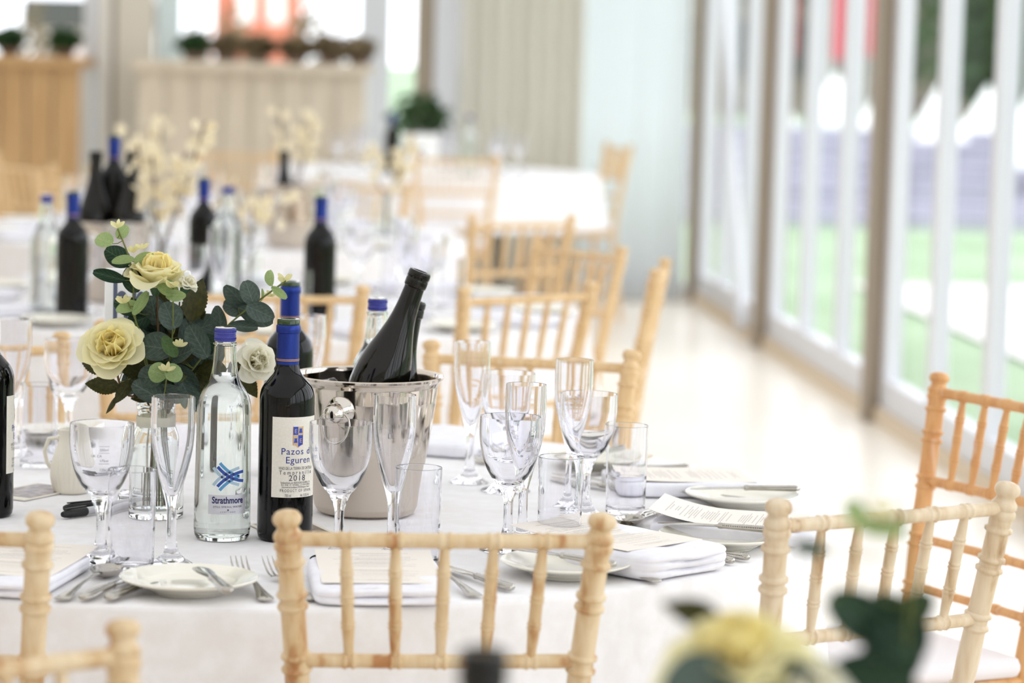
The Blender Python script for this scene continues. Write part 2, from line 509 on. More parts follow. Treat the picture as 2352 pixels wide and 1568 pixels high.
posts = [-15.6, -13., -10.4, -7.8, -5.2, -2.6, 0, 2.66, 5.0]
wr = empty('wall_right', kind='structure')
obox('kerb', -17, FARL, -.06, .05, 0, .06, m_kerb, wr)
obox('eaves_beam', -17, FARL, -.06, .05, CEIL - .25, CEIL, m_frame, wr)
for i, t in enumerate(posts):
    obox('post', t - .055, t + .055, -.05, .085, .0, CEIL, m_post, wr)
for i, (a, b) in enumerate(zip(posts, posts[1:])):
    w = empty('window_%d' % (i + 1), kind='structure')
    a += .055; b -= .055
    if b < -9.5: nm = 1
    else: nm = 3
    e = .044
    obox('frame_rail', a, b, -.03, .03, .06, .17, m_frame, w)
    obox('frame_rail', a, b, -.03, .03, CEIL - .33, CEIL - .25, m_frame, w)
    L = (b - a) / nm
    for k in range(nm + 1):
        c = a + k * L
        c = min(max(c, a + e), b - e)
        obox('mullion', c - e, c + e, -.03, .03, .17, CEIL - .33, m_frame, w)
    for k in range(nm):
        obox('pane', a + k * L + e, a + (k + 1) * L - e, -.004, .004, .17, CEIL - .33, m_pane, w)
# leaning white brace in the last bay but one
bs, be = wp(4.55, .10, 2.9), wp(2.95, .10, .06)
br = link('trim_1', tube([bs, be], .028, 8), m_frame); tag(br, kind='structure')

# end wall: drape, sheer, posts, glazing
def far(s, off=0, z=0): return wp(FARL - off, s, z)
def fbox(name, s0, s1, o0, o1, z0, z1, ma, parent):
    V = [far(s, o, z) for z in (z0, z1) for s, o in ((s0, o0), (s1, o0), (s1, o1), (s0, o1))]
    return link(name, mk(V, [(0, 1, 2, 3), (7, 6, 5, 4), (4, 5, 1, 0), (5, 6, 2, 1), (6, 7, 3, 2), (7, 4, 0, 3)], 0), ma, parent)
wf = empty('wall_far', kind='structure')
fbox('kerb', 0, 11, -.05, .05, 0, .06, m_cream, wf)
for s0, s1, o1, ma, nm in ((1.36, 1.50, .09, m_frame, 'post'), (1.50, 1.60, .07, m_post, 'post'), (1.74, 1.90, .10, m_frame, 'post'),
                           (2.86, 2.99, .06, m_steelpost, 'post'), (3.0, 3.20, .12, m_post2, 'post'), (3.20, 3.225, .125, m_dark, 'shadow_strip'), (3.225, 3.28, .13, m_cream, 'post'), (3.28, 3.37, .10, m_frame, 'post'),  # thin dark strip stands in for the shadow line between posts
                           (5.6, 5.8, .1, m_post, 'post'), (8.2, 8.4, .1, m_post, 'post')):
    fbox(nm, s0, s1, -.05, o1, 0, CEIL, ma, wf)
for n_, (s0, s1) in enumerate(((0, 1.36), (1.60, 1.74), (1.9, 2.86), (3.37, 5.6), (5.8, 8.2), (8.4, 11))):
    w = empty('window_%d' % (n_ + 20), kind='structure')
    fbox('pane', s0, s1, -.005, .005, .06, CEIL, m_pane, w)
    fbox('frame_rail', s0, s1, -.03, .03, .0, .1, m_frame, w)
    if s1 - s0 > 2:
        fbox('mullion', (s0 + s1) / 2 - .04, (s0 + s1) / 2 + .04, -.03, .03, .1, CEIL, m_frame, w)
wl = empty('wall_left', kind='structure')
obox('panel', -17, FARL, 10.98, 11.05, 0, CEIL, m_cream, wl)
for t in posts: obox('post', t - .06, t + .06, 10.92, 11.05, 0, CEIL, m_post, wl)
wb = empty('wall_back', kind='structure')
obox('panel', -17.05, -17, 0, 11, 0, CEIL, m_cream, wb)

def drape(name, s0, s1, off, amp, pitch, ma, label, z1=CEIL - .05):
    n = int((s1 - s0) / pitch * 8)
    V, F = [], []
    for z in (.02, 1.0, 2.0, z1):
        for i in range(n + 1):
            s = s0 + (s1 - s0) * i / n
            ph = i / 8 * 2 * math.pi
            V.append(far(s, off + amp * math.sin(ph) + .3 * amp * math.sin(ph * .37 + z), z))
    for r in range(3):
        for i in range(n):
            F.append((r * (n + 1) + i, r * (n + 1) + i + 1, (r + 1) * (n + 1) + i + 1, (r + 1) * (n + 1) + i))
    o = link(name, mk(V, F, 80), ma)
    sd = o.modifiers.new('cloth', 'SOLIDIFY'); sd.thickness = .003
    return tag(o, label, 'curtain')
drape('curtain', .70, 1.36, .16, .03, .085, m_drape, 'beige pleated curtain hanging on the end wall beside white sheer')
drape('sheer_curtain', .13, .72, .13, .022, .07, m_sheer, 'white sheer pleated curtain glowing in the end wall corner')

# ------------------------------------------------------------------ outdoors
m_lawn = noise_color(mat('lawn', rough=.9), (132, 156, 120), (156, 176, 144), (.8, .8, 1), .35, .7)
m_pave = noise_color(mat('pale_paving', rough=.9), (206, 202, 198), (222, 218, 214), (2, 2, 1))
quadplane('lawn', [(-90, -30, -.22), (90, -30, -.22), (90, 140, -.22), (-90, 140, -.22)], m_lawn)
quadplane('path', [wp(-17, -3.2, -.2), wp(9, -3.2, -.2), wp(9, -1.6, -.2), wp(-17, -1.6, -.2)][::-1], m_pave)
m_brick = noise_color(mat('red_brick', rough=.9), (206, 116, 92), (220, 138, 112), (2, 2, 6))
m_roofw = mat('white_canvas', (250, 250, 248), .8)
m_red = mat('red_flag_cloth', (196, 40, 62), .8)
m_hedge = leafmat('hedge_green', (38, 66, 34), (70, 98, 56))
m_hedge2 = leafmat('brown_dried_foliage', (112, 98, 72), (146, 128, 98))
m_stone = noise_color(mat('grey_stone_steps', rough=.9), (150, 149, 162), (172, 170, 184), (1, 1, 4))
m_dull = mat('grey_slate', (84, 82, 80), .8)
m_rubble = noise_color(mat('brown_rubble_wall', rough=.9), (112, 104, 96), (140, 130, 118), (1.5, 1.5, 3))

def foliage_mesh(n, rx, ry, rz, leaf=.05, seed=1):
    rd = random.Random(seed)
    V, F = [], []
    for _ in range(n):
        while True:
            p = Vector((rd.uniform(-1, 1), rd.uniform(-1, 1), rd.uniform(-1, 1)))
            if .25 < p.length < 1: break
        p = Vector((p.x * rx, p.y * ry, p.z * rz + rz))
        a = Vector((rd.gauss(0, 1), rd.gauss(0, 1), rd.gauss(0, 1))).normalized()
        b = a.orthogonal().normalized(); c = a.cross(b)
        l = leaf * rd.uniform(.6, 1.3); w = l * .55
        i = len(V)
        V += [p - b * l, p + c * w * .8 - b * l * .2, p + b * l, p - c * w * .8 - b * l * .2]
        F.append((i, i + 1, i + 2, i + 3))
    return mk(V, F, 0)

def tent(loc, w, d, h, label, rz=0):
    e = empty('event_tent', loc, rz, label, 'tent', 'white event tents beyond the glass wall')
    V = [(-w / 2, -d / 2, h * .55), (w / 2, -d / 2, h * .55), (w / 2, d / 2, h * .55), (-w / 2, d / 2, h * .55), (0, 0, h),
         (-w / 2, -d / 2, h * .42), (w / 2, -d / 2, h * .42), (w / 2, d / 2, h * .42), (-w / 2, d / 2, h * .42)]
    link('canopy', mk(V, [(0, 1, 4), (1, 2, 4), (2, 3, 4), (3, 0, 4), (5, 6, 1, 0), (6, 7, 2, 1), (7, 8, 3, 2), (8, 5, 0, 3)], 0), m_roofw, e)
    for sx_ in (-1, 1):
        for sy in (-1, 1):
            link('pole', tube([(sx_ * w / 2, sy * d / 2, 0), (sx_ * w / 2, sy * d / 2, h * .5)], .04, 6), m_frame, e)
    return e
for x, y, w, h, lb in ((2.793, 33, .85, 2.1, 'small white tent in the garden behind the third aluminium post'),
                        (3.777, 36, 1.0, 2.1, 'white tent in the garden below the red flags'),
                        (3.868, 32, .8, 2.1, 'white tent in the garden hidden partly by the second aluminium post'),
                        (4.191, 30, .85, 2.1, 'white tent in the garden behind the wide window mullion'),
                        (5.137, 33, .9, 2.0, 'white tent in the garden in front of the dark tree'),
                        (4.764, 28, .7, 2.1, 'white tent in the garden at the photo edge')):
    tent((x, y, -.22), w * .62, w * .62, h * .62, lb)
for x, yy, zb, lb in ((3.27, 40, 1.25, 'short red flag above the smallest garden tent'), (4.11, 40, 1.2, 'tall red flag in the garden between two window mullions'), (4.803, 42, 1.25, 'pale red flag in the garden beside the tall one'), (6.438, 38, .9, 'small red flag at the photo edge')):
    e = empty('garden_flag', (x, yy, -.22), 0, lb, 'flag', 'red flags in the garden')
    link('pole', tube([(0, 0, 0), (0, 0, 3.2)], .03, 6), m_frame, e)
    link('banner', box(.03, .38, -.01, .01, zb + .22, 3.1), m_red, e)
for i, (x, yy, rx, rz, lb) in enumerate(((6.881, 44, .55, 1.3, 'dark green conifer in the garden behind the white tents'), (7.827, 46, .5, 1.6, 'tall dark tree in the garden at the photo edge'), (8.643, 60, 1.5, 1.4, 'grey green bushy tree far across the garden'))):
    e = empty('garden_tree', (x, yy, -.22), 0, lb, 'tree', 'trees beyond the glass wall')
    link('trunk', tube([(0, 0, 0), (0, 0, .8)], .07, 6), m_twig, e)
    link('crown', foliage_mesh(420, rx, rx, rz, .22, i), m_hedge, e).location = (0, 0, .5)
st = empty('terrace_steps', (3.616, 27, -.22), 0, kind='structure')
for k in range(8):
    link('step', box(-3.2, 3.2, k * .4, k * .4 + .4, 0, .1 * (k + 1)), m_stone, st)
for i, (x, lb) in enumerate(((-2.667, 'pale brown shrub outside beside the wide post'), (-2.377, 'pale brown shrub outside left of the brick building'), (-1.761, 'pale brown shrub outside right of the brick building'), (-1.471, 'pale brown shrub outside between brick building and white post'), (-4.043, 'pale brown shrub outside behind the oak bar'))):
    e = empty('garden_shrub', (x, 25, -.22), 0, lb, 'shrub', 'shrubs outside the end wall')
    link('stem', tube([(0, 0, 0), (0, 0, .5)], .03, 6), m_twig, e)
    link('foliage', foliage_mesh(300, .2, .2, .78 + .08 * (i % 3), .07, 40 + i), m_hedge2, e).location = (0, 0, .15)
sh = empty('garden_building', (8.647, 66, -.22), 0, 'long grey stone building far across the garden', 'building')
link('wall', box(-6, 6, 0, 4, 0, 2.6), m_rubble, sh); link('roof', box(-6.2, 6.2, -.2, 4.2, 2.6, 3.4), m_dull, sh)
for k in range(9): link('window', box(-5.4 + k * 1.25, -4.8 + k * 1.25, -.03, .02, .9, 2.1), m_dull, sh)
bb = empty('brick_building', (-3.737, 44, -.22), R2(8), 'red brick building outside behind the bar counter', 'building')
link('wall', box(-.62, .55, 0, 3, 0, 3.2), m_brick, bb); link('roof', box(-.8, .8, -.2, 3.2, 3.2, 3.9), m_dull, bb)
for k in range(2): link('window', box(-.4 + k * .45, -.15 + k * .45, -.03, .02, 1.7, 2.6), m_roofw, bb)
wh = empty('white_house', (-5.89, 40, -.22), 0, 'pale pink rendered house outside behind the oak bar', 'building')
m_pink = mat('pale_pink_render', (232, 210, 208), .9)
link('wall', box(-.6, .7, 0, 3, 0, 1.55), m_pink, wh); link('roof', box(-.7, .8, -.1, 3.1, 1.55, 1.95), m_dull, wh)
for k in range(2): link('window', box(-.35 + k * .5, -.12 + k * .5, -.03, .02, .9, 1.35), m_dull, wh)

# ------------------------------------------------------------------ chairs
def ringed(z0, z1, rings, r0, r1, n=40, ringh=.0042, w=.004):
    """radius profile along a turned post with bead rings"""
    out = []
    zs = sorted(set([z0 + (z1 - z0) * i / 14 for i in range(15)] + [c + d * w for c in rings for d in (-1.6, -1, -.5, 0, .5, 1, 1.6)]))
    for z in zs:
        if z < z0 - 1e-9 or z > z1 + 1e-9: continue
        t = (z - z0) / (z1 - z0)
        r = r0 + (r1 - r0) * t
        for c in rings:
            d = abs(z - c) / w
            if d < 1: r += ringh * (1 - d * d) ** .5 * .75
            elif d < 1.7: r -= .0006
        out.append((z, r))
    return out

CH = dict(top=.895)
def post_xy(z, s):
    """centre line of a back post: splayed and reclined"""
    k = [(0, .172, -.235), (.25, .158, -.20), (.45, .150, -.190), (.62, .1585, -.212), (.72, .1655, -.230), (.80, .1725, -.245), (.90, .1815, -.262)]
    for (a, x0, y0), (b, x1, y1) in zip(k, k[1:]):
        if z <= b + 1e-9:
            t = (z - a) / (b - a)
            return Vector((s * (x0 + (x1 - x0) * t), y0 + (y1 - y0) * t, z))
    return Vector((s * .1815, -.262, z))

def back_y(z): return post_xy(z, 1).y
def chair_meshes():
    M = []
    pr = ringed(0, .845, [.10, .112, .30, .312, .532, .548, .612, .628, .706, .722, .782, .796, .834], .0135, .0152)
    pr += [(.848, .0146), (.852, .0174), (.857, .0174), (.860, .0150), (.863, .0172), (.868, .0168), (.872, .0135), (.8755, .0120), (.878, .0124), (.8805, .0155), (.8845, .0168), (.889, .0162), (.8925, .0135), (.8947, .008), (.8955, .001)]
    rings_ = (.10, .112, .30, .312, .532, .548, .612, .628, .706, .722, .782, .796, .834, .8535, .866)
    bd = [any(abs(z - c) < .0026 for c in rings_) or z > .884 for z, r in pr]
    for s in (-1, 1):
        M.append(('back_post', tube([post_xy(z, s) for z, r in pr], [r for z, r in pr], 14, 60, bead=bd)))
    def rail(z, rad, joints, inset=0, bow=.006):
        a, b = post_xy(z, -1), post_xy(z, 1)
        ts = sorted(set([i / 16 for i in range(17)] + [j + d for j in joints for d in (-.032, -.026, -.02, -.014, -.007, 0, .007, .014, .02, .026, .032)]))
        pts, rr = [], []
        for t in ts:
            p = a.lerp(b, t); p.y -= bow * (1 - (2 * t - 1) ** 2)
            r = rad
            for j in joints:
                d = abs(t - j)
                if .006 < d < .024: r = rad + .0022 * (1 - abs(d - .015) / .009)
            pts.append(p); rr.append(r)
        return tube(pts, rr, 12, 60, bead=[r > rad + .0008 for r in rr])
    J = [.1825, .342, .5, .658, .8175]
    M.append(('top_rail', rail(.862, .0088, J)))
    M.append(('lower_rail', rail(.717, .0085, J)))
    M.append(('back_rail', rail(.622, .0078, [.3, .7])))
    M.append(('back_rail', rail(.541, .0078, [.3, .7])))
    for j in J:
        a = post_xy(.717, -1).lerp(post_xy(.717, 1), j); a.y -= .006 * (1 - (2 * j - 1) ** 2)
        b = post_xy(.862, -1).lerp(post_xy(.862, 1), j); b.y -= .006 * (1 - (2 * j - 1) ** 2)
        pts, rr, bd = [], [], []
        tt = sorted(set([i / 12 for i in range(13)] + [c + d for c in (.28, .315, .5, .535, .72, .755) for d in (-.017, -.010, 0, .010, .017)]))
        for t in tt:
            base = .0048 + .0026 * min(1, 4 * min(t, 1 - t))
            r = base
            for c in (.28, .315, .5, .535, .72, .755):
                d = abs(t - c)
                if d < .017: r = base + .0014 * (1 - d / .017)
            pts.append(a.lerp(b, t)); rr.append(r); bd.append(r > base + .0006)
        M.append(('spindle', tube(pts, rr, 10, 60, bead=bd)))
    # seat
    V, F = [], []
    lv = [(.425, -.006), (.43, 0), (.448, 0), (.453, -.006)]
    cor = [(-.162, -.185), (.162, -.185), (.198, .185), (-.198, .185)]
    for z, ins in lv:
        for x, y in cor:
            V.append((x * (1 + ins / .18), y * (1 + ins / .18), z))
    for r in range(3):
        for k in range(4):
            j = (k + 1) % 4
            F.append((r * 4 + k, r * 4 + j, r * 4 + 4 + j, r * 4 + 4 + k))
    F += [(3, 2, 1, 0), (12, 13, 14, 15)]
    M.append(('seat', mk(V, F, 30)))
    for s in (-1, 1):
        pr = ringed(0, .43, [.10, .112, .21, .222, .34, .352], .0125, .0148)
        M.append(('front_leg', tube([Vector((s * (.190 - .012 * z), .178, z)) for z, r in pr], [r for z, r in pr], 10, 60)))
    def bar(a, b): 
        a, b = Vector(a), Vector(b)
        ts = [0, .2, .26, .29, .32, .35, .38, .44, .56, .62, .65, .68, .71, .74, .8, 1]
        return tube([a.lerp(b, t) for t in ts], [.0078 + (.002 if t in (.29, .35, .65, .71) else 0) for t in ts], 8, 60)
    for s in (-1, 1):
        for z in (.16, .27):
            M.append(('side_stretcher', bar(post_xy(z, s), (s * .188, .178, z))))
    M.append(('front_stretcher', bar((-.187, .178, .22), (.187, .178, .22))))
    M.append(('back_stretcher', bar(post_xy(.22, -1), post_xy(.22, 1))))
    return M
CHM = chair_meshes()
pad_me = rbox(.34, .36, .035, .014, 4)
chair_cache = {}
def chair(loc, face, label, group, ma=None, pad=True, scale=1.):
    """loc = midpoint between the two finials (top of the back); face = direction the sitter looks"""
    ma = ma or m_wood
    f = Vector((face[0], face[1], 0)).normalized()
    rz = math.atan2(-f.x, f.y)
    e = empty('chiavari_chair', (loc[0] + f.x * .262, loc[1] + f.y * .262, 0), rz, label, 'chair', group)
    if ma.name not in chair_cache:
        chair_cache[ma.name] = []
        for n, me in CHM:
            mm = me.copy(); mm.materials.clear(); mm.materials.append(ma); mm.materials.append(m_bead[ma.name]); chair_cache[ma.name].append((n, mm))
    for n, me in chair_cache[ma.name]: link(n, me, None, e)
    if pad:
        o = link('seat_pad', pad_me, m_pad, e); o.location = (0, 0, .452)
    return e
G1 = 'chairs around the sharp front table'
chair((-.070, 3.382), (-.109, .994), 'pale limewashed chair tucked in front of the table, seen squarely from behind', G1, m_wood)
chair((.477, 3.641), (-.535, .845), 'whitish scuffed chair angled at the table beside the honey chair', G1, m_wood3)
chair((.806, 4.832), (-.87, -.49), 'orange honey coloured chair cut by the photo edge', G1, m_wood2)
chair((.034, 5.257), (-.22, -.975), 'chair across the table behind the drinking glasses, facing us', G1, m_wood4)
chair((-.700, 3.325), (.10, .995), 'limewashed chair cut by the photo edge beside the left menu', G1, m_wood)
chair((-.955, 5.185), (.45, -.89), 'chair across the table behind the left drinking glasses', G1, m_wood4)
chair((-.575, 5.52), (.06, -1), 'chair hidden behind the flower bouquet across the table', G1, m_wood4)
chair((-.487, 2.60), (.66, -.75), 'blurred chair top in the near corner below the plate', 'chairs around the table nearest the camera', m_wood)
G2 = 'chairs around the second table'
chair((.035, 6.525), (-.64, .77), 'blurred chair with visible spindles behind the tall flutes', G2, m_wood4)
chair((.172, 7.93), (-.79, -.61), 'blurred chair second from the aisle, turned towards the second table', G2, m_wood4)
chair((.357, 7.24), (-.994, .11), 'blurred chair seen edge on beside the pale aisle', G2, m_wood4)
chair((-.50, 6.37), (-.12, 1), 'blurred chair behind the tilted bottle and standing dark bottle', G2, m_wood4)
chair((.023, 9.04), (-.557, .83), 'blurred chair in front of the far white tablecloth', 'chairs around the third table', m_wood4)
chair((-.27, 13.45), (-.1, 1), 'faint chair in front of the far table numbered five', 'chairs around the far table', m_wood4)
chair((.52, 15.35), (-.95, -.3), 'faint chair beside the sheer curtain at the far table', 'chairs around the far table', m_wood4)
G3 = 'chairs in the depth of the room'
for i, (x, y, fx, fy, lb) in enumerate(((-1.72, 6.95, .97, .2, 'blurred chair at the second table by the left photo edge'), (-1.9, 9.3, .9, .4, 'faint chair left of the third table near the oak bar'),
        (-1.55, 10.75, .5, -.85, 'faint chair beyond the third table, facing us'), (-.55, 10.9, -.4, -.9, 'faint chair beyond the third table behind the champagne bucket'),
        (-1.9, 11.6, .7, .7, 'faint chair between third table and bar, turned away'), (-1.25, 13.4, .3, .95, 'faint chair facing the far table left of the number card'),
        (-2.35, 12.6, .3, .95, 'faint chair in front of the oak bar'))):
    chair((x, y), (fx, fy), lb, G3, m_wood4)

# ------------------------------------------------------------------ tables and cloths
m_ply = mat('plywood', (190, 150, 104), .6)
def table(cx, cy_, R, tname, seed, clabel, tlabel, n=180):
    t = empty('round_table', (cx, cy_, 0), 0, tlabel, 'table', 'round dining tables')
    link('tabletop', lathe([(0, .722), (R - .006, .722), (R - .003, .735), (R - .006, .745), (0, .745)], 64), m_ply, t)
    for k in range(4):
        a = math.pi / 4 + k * math.pi / 2
        link('leg', tube([(math.cos(a) * R * .62, math.sin(a) * R * .62, 0), (math.cos(a) * R * .55, math.sin(a) * R * .55, .722)], .018, 8), m_dark, t)
    rd = random.Random(seed)
    ph = [rd.uniform(0, 6.28) for _ in range(5)]
    V, F = [], []
    def fold(a):
        v = .5 * math.sin(9 * a + ph[0]) + .35 * math.sin(14 * a + ph[1]) + .25 * math.sin(23 * a + ph[2])
        c = math.cos(4 * a + ph[3])           # corners of a square cloth fall into deeper folds
        return v * (.55 + .45 * c)
    V.append((0, 0, .7495))
    lev = [(R * .35, .7495, 0), (R * .7, .7495, 0), (R * .93, .7495, 0), (R - .004, .7492, 0), (R + .0005, .7475, 0), (R + .0028, .743, 0), (R + .0045, .73, .05), (R + .008, .70, .16), (R + .013, .66, .35), (R + .020, .61, .6), (R + .027, .555, .85), (R + .034, .505, 1)]
    for r, z, k in lev:
        for i in range(n):
            a = 2 * math.pi * i / n
            rr = r + k * .028 * fold(a)
            V.append((rr * math.cos(a), rr * math.sin(a), z))
    for i in range(n):
        F.append((0, 1 + i, 1 + (i + 1) % n))
    for l in range(len(lev) - 1):
        for i in range(n):
            j = (i + 1) % n
            b, c = 1 + l * n, 1 + (l + 1) * n
            F.append((b + i, c + i, c + j, b + j))
    o = link('tablecloth', mk(V, F, 60), m_cloth)
    o.location = (cx, cy_, 0)
    tag(o, clabel, 'tablecloth', 'white tablecloths')
    return o
TC = (-.40, 4.365)
TZ = .75
table(*TC, .845, 't', 3, 'white linen cloth under the sharp bottles and glasses', 'round table under the white cloth with the sharp bottles')
T2 = (-.65, 7.40)
table(*T2, .84, 't', 5, 'blurred white cloth on the second table behind the flowers', 'round second table under its blurred cloth')
T3 = (-1.0, 9.95)
table(*T3, .84, 't', 6, 'faint white cloth on the third table in the middle distance', 'round third table in the middle distance')
T4 = (-.43, 14.8)
table(*T4, .84, 't', 8, 'bright white cloth on the far table near the beige curtain', 'round far table near the beige curtain')
T0 = (.42, 1.93)
table(*T0, .84, 't', 9, 'white cloth under the foreground flowers, below the frame', 'round table under the foreground flowers')

# ------------------------------------------------------------------ tableware prototypes
def shell(outer, inner): return lathe(outer + inner[::-1], 48, 35)
wine_out = smoothprof([(.0375, .0012), (.034, .0036), (.022, .0085), (.012, .016), (.0075, .027), (.0063, .04), (.0063, .062), (.0078, .0705), (.0139, .086), (.0215, .0945), (.0288, .106), (.0345, .119), (.0385, .134), (.0408, .150), (.0413, .163), (.0407, .1805)], 3)
wine_in = smoothprof([(0, .0905), (.008, .0915), (.0145, .0955), (.0215, .1025), (.0275, .111), (.033, .1215), (.0368, .135), (.0391, .150), (.0397, .163), (.0394, .1802)], 3)
WINE = lathe([(0, .0022), (.012, .002), (.034, .0002), (.037, .0002)] + wine_out + wine_in[::-1], 48, 35)
fl_out = smoothprof([(.0298, .0012), (.027, .0034), (.017, .010), (.010, .018), (.0072, .028), (.0064, .042), (.0064, .070), (.0074, .0785), (.0098, .088), (.0135, .102), (.0182, .119), (.0228, .137), (.0262, .155), (.0279, .176), (.0281, .195), (.0274, .218)], 3)
fl_in = smoothprof([(0, .090), (.003, .091), (.0068, .097), (.0108, .108), (.0158, .1225), (.0206, .139), (.0243, .156), (.0262, .176), (.0264, .195), (.026, .2177)], 3)
FLUTE = lathe([(0, .0022), (.010, .002), (.027, .0002), (.0293, .0002)] + fl_out + fl_in[::-1], 44, 35)
TUMB = lathe([(0, .0012), (.024, .0008), (.0268, .0002), (.0284, .002), (.0287, .006), (.0294, .053), (.0297, .0545), (.0296, .056), (.0306, .1285), (.0301, .1292), (.0294, .1285), (.0284, .056), (.0282, .0545), (.0276, .052), (.0268, .012), (.024, .008), (0, .0075)], 44, 30)

def glass(kind, x, y, label, rz=0, tz=TZ, group='glasses on the sharp front table'):
    me = dict(wine_glass=WINE, champagne_flute=FLUTE, tumbler=TUMB)[kind]
    o = link(kind, me, m_glass)
    o.location = (x, y, tz); o.rotation_euler = (0, 0, rz)
    tag(o, label, 'glass', group)
    return o
g1 = glass('wine_glass', -.520, 3.802, 'wine glass with printed measure lines above the spoon')
for k, (zz, tm) in enumerate(zip((.150, .136, .124, .142), GLASS_TXT)):
    link('measure_print', wrap(tm.copy(), .0398 if zz > .13 else .0375, R2(12 if k < 3 else -2), zz), m_ink, g1)
for zz, rr in ((.156, .0413), (.1475, .0407), (.1335, .0386), (.1205, .0352)):
    link('measure_line', wrap(patch(.013, .0004, 6), rr + .0002, R2(12), zz), m_ink, g1)
glass('champagne_flute', -.429, 3.797, 'champagne flute standing just beside the water bottle')
glass('tumbler', -.475, 3.756, 'tumbler between the measure-printed wine glass and the flute')
glass('wine_glass', -.219, 3.872, 'wine glass overlapping the front wine bottle and ice bucket')
glass('champagne_flute', -.150, 3.878, 'champagne flute in front of the ice bucket')
glass('tumbler', -.116, 3.842, 'tumbler beside the flute in front of the ice bucket')
glass('wine_glass', .001, 3.982, 'frontmost wine glass of the cluster right of the bucket')
glass('champagne_flute', .021, 4.035, 'flute directly behind the frontmost right wine glass')
glass('tumbler', .070, 3.975, 'frontmost tumbler right of the ice bucket')
glass('wine_glass', .112, 4.262, 'wine glass behind the tumbler, nearest the pale aisle')
glass('champagne_flute', .092, 4.36, 'flute peeping over the wine glass nearest the aisle')
glass('tumbler', .171, 4.319, 'tumbler nearest the fanned cutlery and menu on the right')
glass('wine_glass', -.004, 4.50, 'rear wine glass beside the tallest flute')
glass('champagne_flute', -.060, 4.575, 'tallest looking flute between bucket and rear wine glass')
glass('wine_glass', -.71, 4.80, 'soft wine glass behind the white jug')
glass('champagne_flute', -.79, 4.74, 'soft flute at the left photo edge')
glass('tumbler', -.73, 4.62, 'soft tumbler behind the left wine bottle')
glass('champagne_flute', -.335, 4.93, 'flute behind the two wine bottles and bucket')
glass('wine_glass', -.60, 4.98, 'wine glass behind the bouquet across the table')

# bottles
wb_prof = [(0, .006), (.022, .004), (.033, .0005), (.0362, .004), (.0375, .011)] + [(.0375, .06), (.0375, .185)] + smoothprof([(.0375, .187), (.0366, .198), (.0328, .209), (.0255, .2185), (.0188, .2265), (.0156, .2345), (.0147, .243)], 4) + [(.0140, .285), (.0140, .2895)]
WB_BODY = lathe(wb_prof + [(.0145, .2905), (.0148, .296), (.0142, .2985), (.011, .299), (.0105, .296), (0, .290)], 48, 35)
WB_CAPS = lathe([(.0152, .2385), (.0153, .243), (.0150, .283), (.0150, .2805), (.0162, .2812), (.0165, .2845), (.0164, .290), (.0155, .2918), (.0138, .2922)], 40, 35)
WB_GOLD = [lathe([(.01535, z), (.0156, z), (.0156, z + .0008), (.01535, z + .0008)], 40, 0, True) for z in (.2435, .2452)]
WB_LIP = lathe([(.0140, .2915), (.0151, .2925), (.0152, .2975), (.0143, .2995), (.0105, .2997), (.0098, .297), (0, .291)], 40, 35)
def wine_bottle(x, y, rz, label, tz=TZ, lab=True, group='red wine bottles with blue foil'):
    e = empty('wine_bottle', (x, y, tz), rz, label, 'bottle', group)
    link('bottle_body', WB_BODY, m_bottle, e); c = link('foil_capsule', WB_CAPS, m_caps, e)
    for g in WB_GOLD: link('gold_band', g, m_gold, c)
    link('bottle_lip', WB_LIP, m_lip, e)
    if lab:
        L = None
        for n, me, ma in WINE_LABEL:
            o = link(n, me, ma, L or e)
            if n == 'label': L = o
    return e
wine_bottle(-.301, 4.020, 0, 'sharp red wine bottle with cream crest label in front of the bucket')
wine_bottle(-.344, 4.618, R2(150), 'wine bottle with blue foil standing behind the front wine bottle')
wine_bottle(-.728, 4.148, R2(81), 'wine bottle cut by the left photo edge, label at its side')

wt_out = [(.030, .0), (.0345, .0012), (.0372, .006), (.0383, .014), (.0381, .05), (.0372, .11), (.0367, .165)] + smoothprof([(.0367, .168), (.0362, .180), (.0345, .190), (.0300, .200), (.0245, .2085), (.0205, .216), (.0180, .226), (.0163, .240), (.0150, .258)], 3) + [(.0148, .262), (.0160, .2632), (.0160, .2655), (.0142, .2668), (.0138, .285)]
wt_in = [(0, .007), (.022, .006), (.033, .009), (.0352, .018), (.0345, .11), (.0340, .165)] + smoothprof([(.0340, .168), (.0335, .179), (.0318, .188), (.0275, .1975), (.0222, .206), (.0183, .214), (.0158, .225), (.0142, .240), (.0128, .258)], 3) + [(.0122, .285)]
WT_BODY = lathe([(0, .003), (.022, .002)] + wt_out + wt_in[::-1], 48, 35)
wtl = [(max(0, r + (.0004 if r > 0 else 0)), z - (.0004 if r == 0 else 0)) for r, z in wt_in if z < .222]
rl = wtl[-1][0]
WT_WATER = lathe(wtl + [(rl - .0005, .2235), (0, .2235)], 44, 35)
cp = [(0, .2865), (.0132, .2865), (.0142, .2855)]
for k in range(6):
    z = .2850 - k * .0028
    cp += [(.0145, z), (.0146, z - .0012), (.0139 if k in (2, ) else .0143, z - .0020), (.0145, z - .0027)]
cp += [(.0143, .2683), (.0136, .268)]
WT_CAP = lathe(cp[::-1], 40, 30)
WT_CAPTOP = lathe([(.0139, .2859), (.0139, .2866), (.0125, .2872), (0, .2868)], 40, 30)
KN = []
def knurl(z):
    V, F = [], []
    for i in range(60):
        a = 2 * math.pi * i / 60
        c, s_ = math.cos(a), math.sin(a)
        b = len(V)
        for dt, dr in ((-.02, .0142), (.02, .0142), (0, .0150)):
            for dz in (-.0011, .0011):
                V.append((math.cos(a + dt) * dr, math.sin(a + dt) * dr, z + dz))
        F += [(b, b + 4, b + 5, b + 1), (b + 4, b + 2, b + 3, b + 5)]
    return mk(V, F, 0)
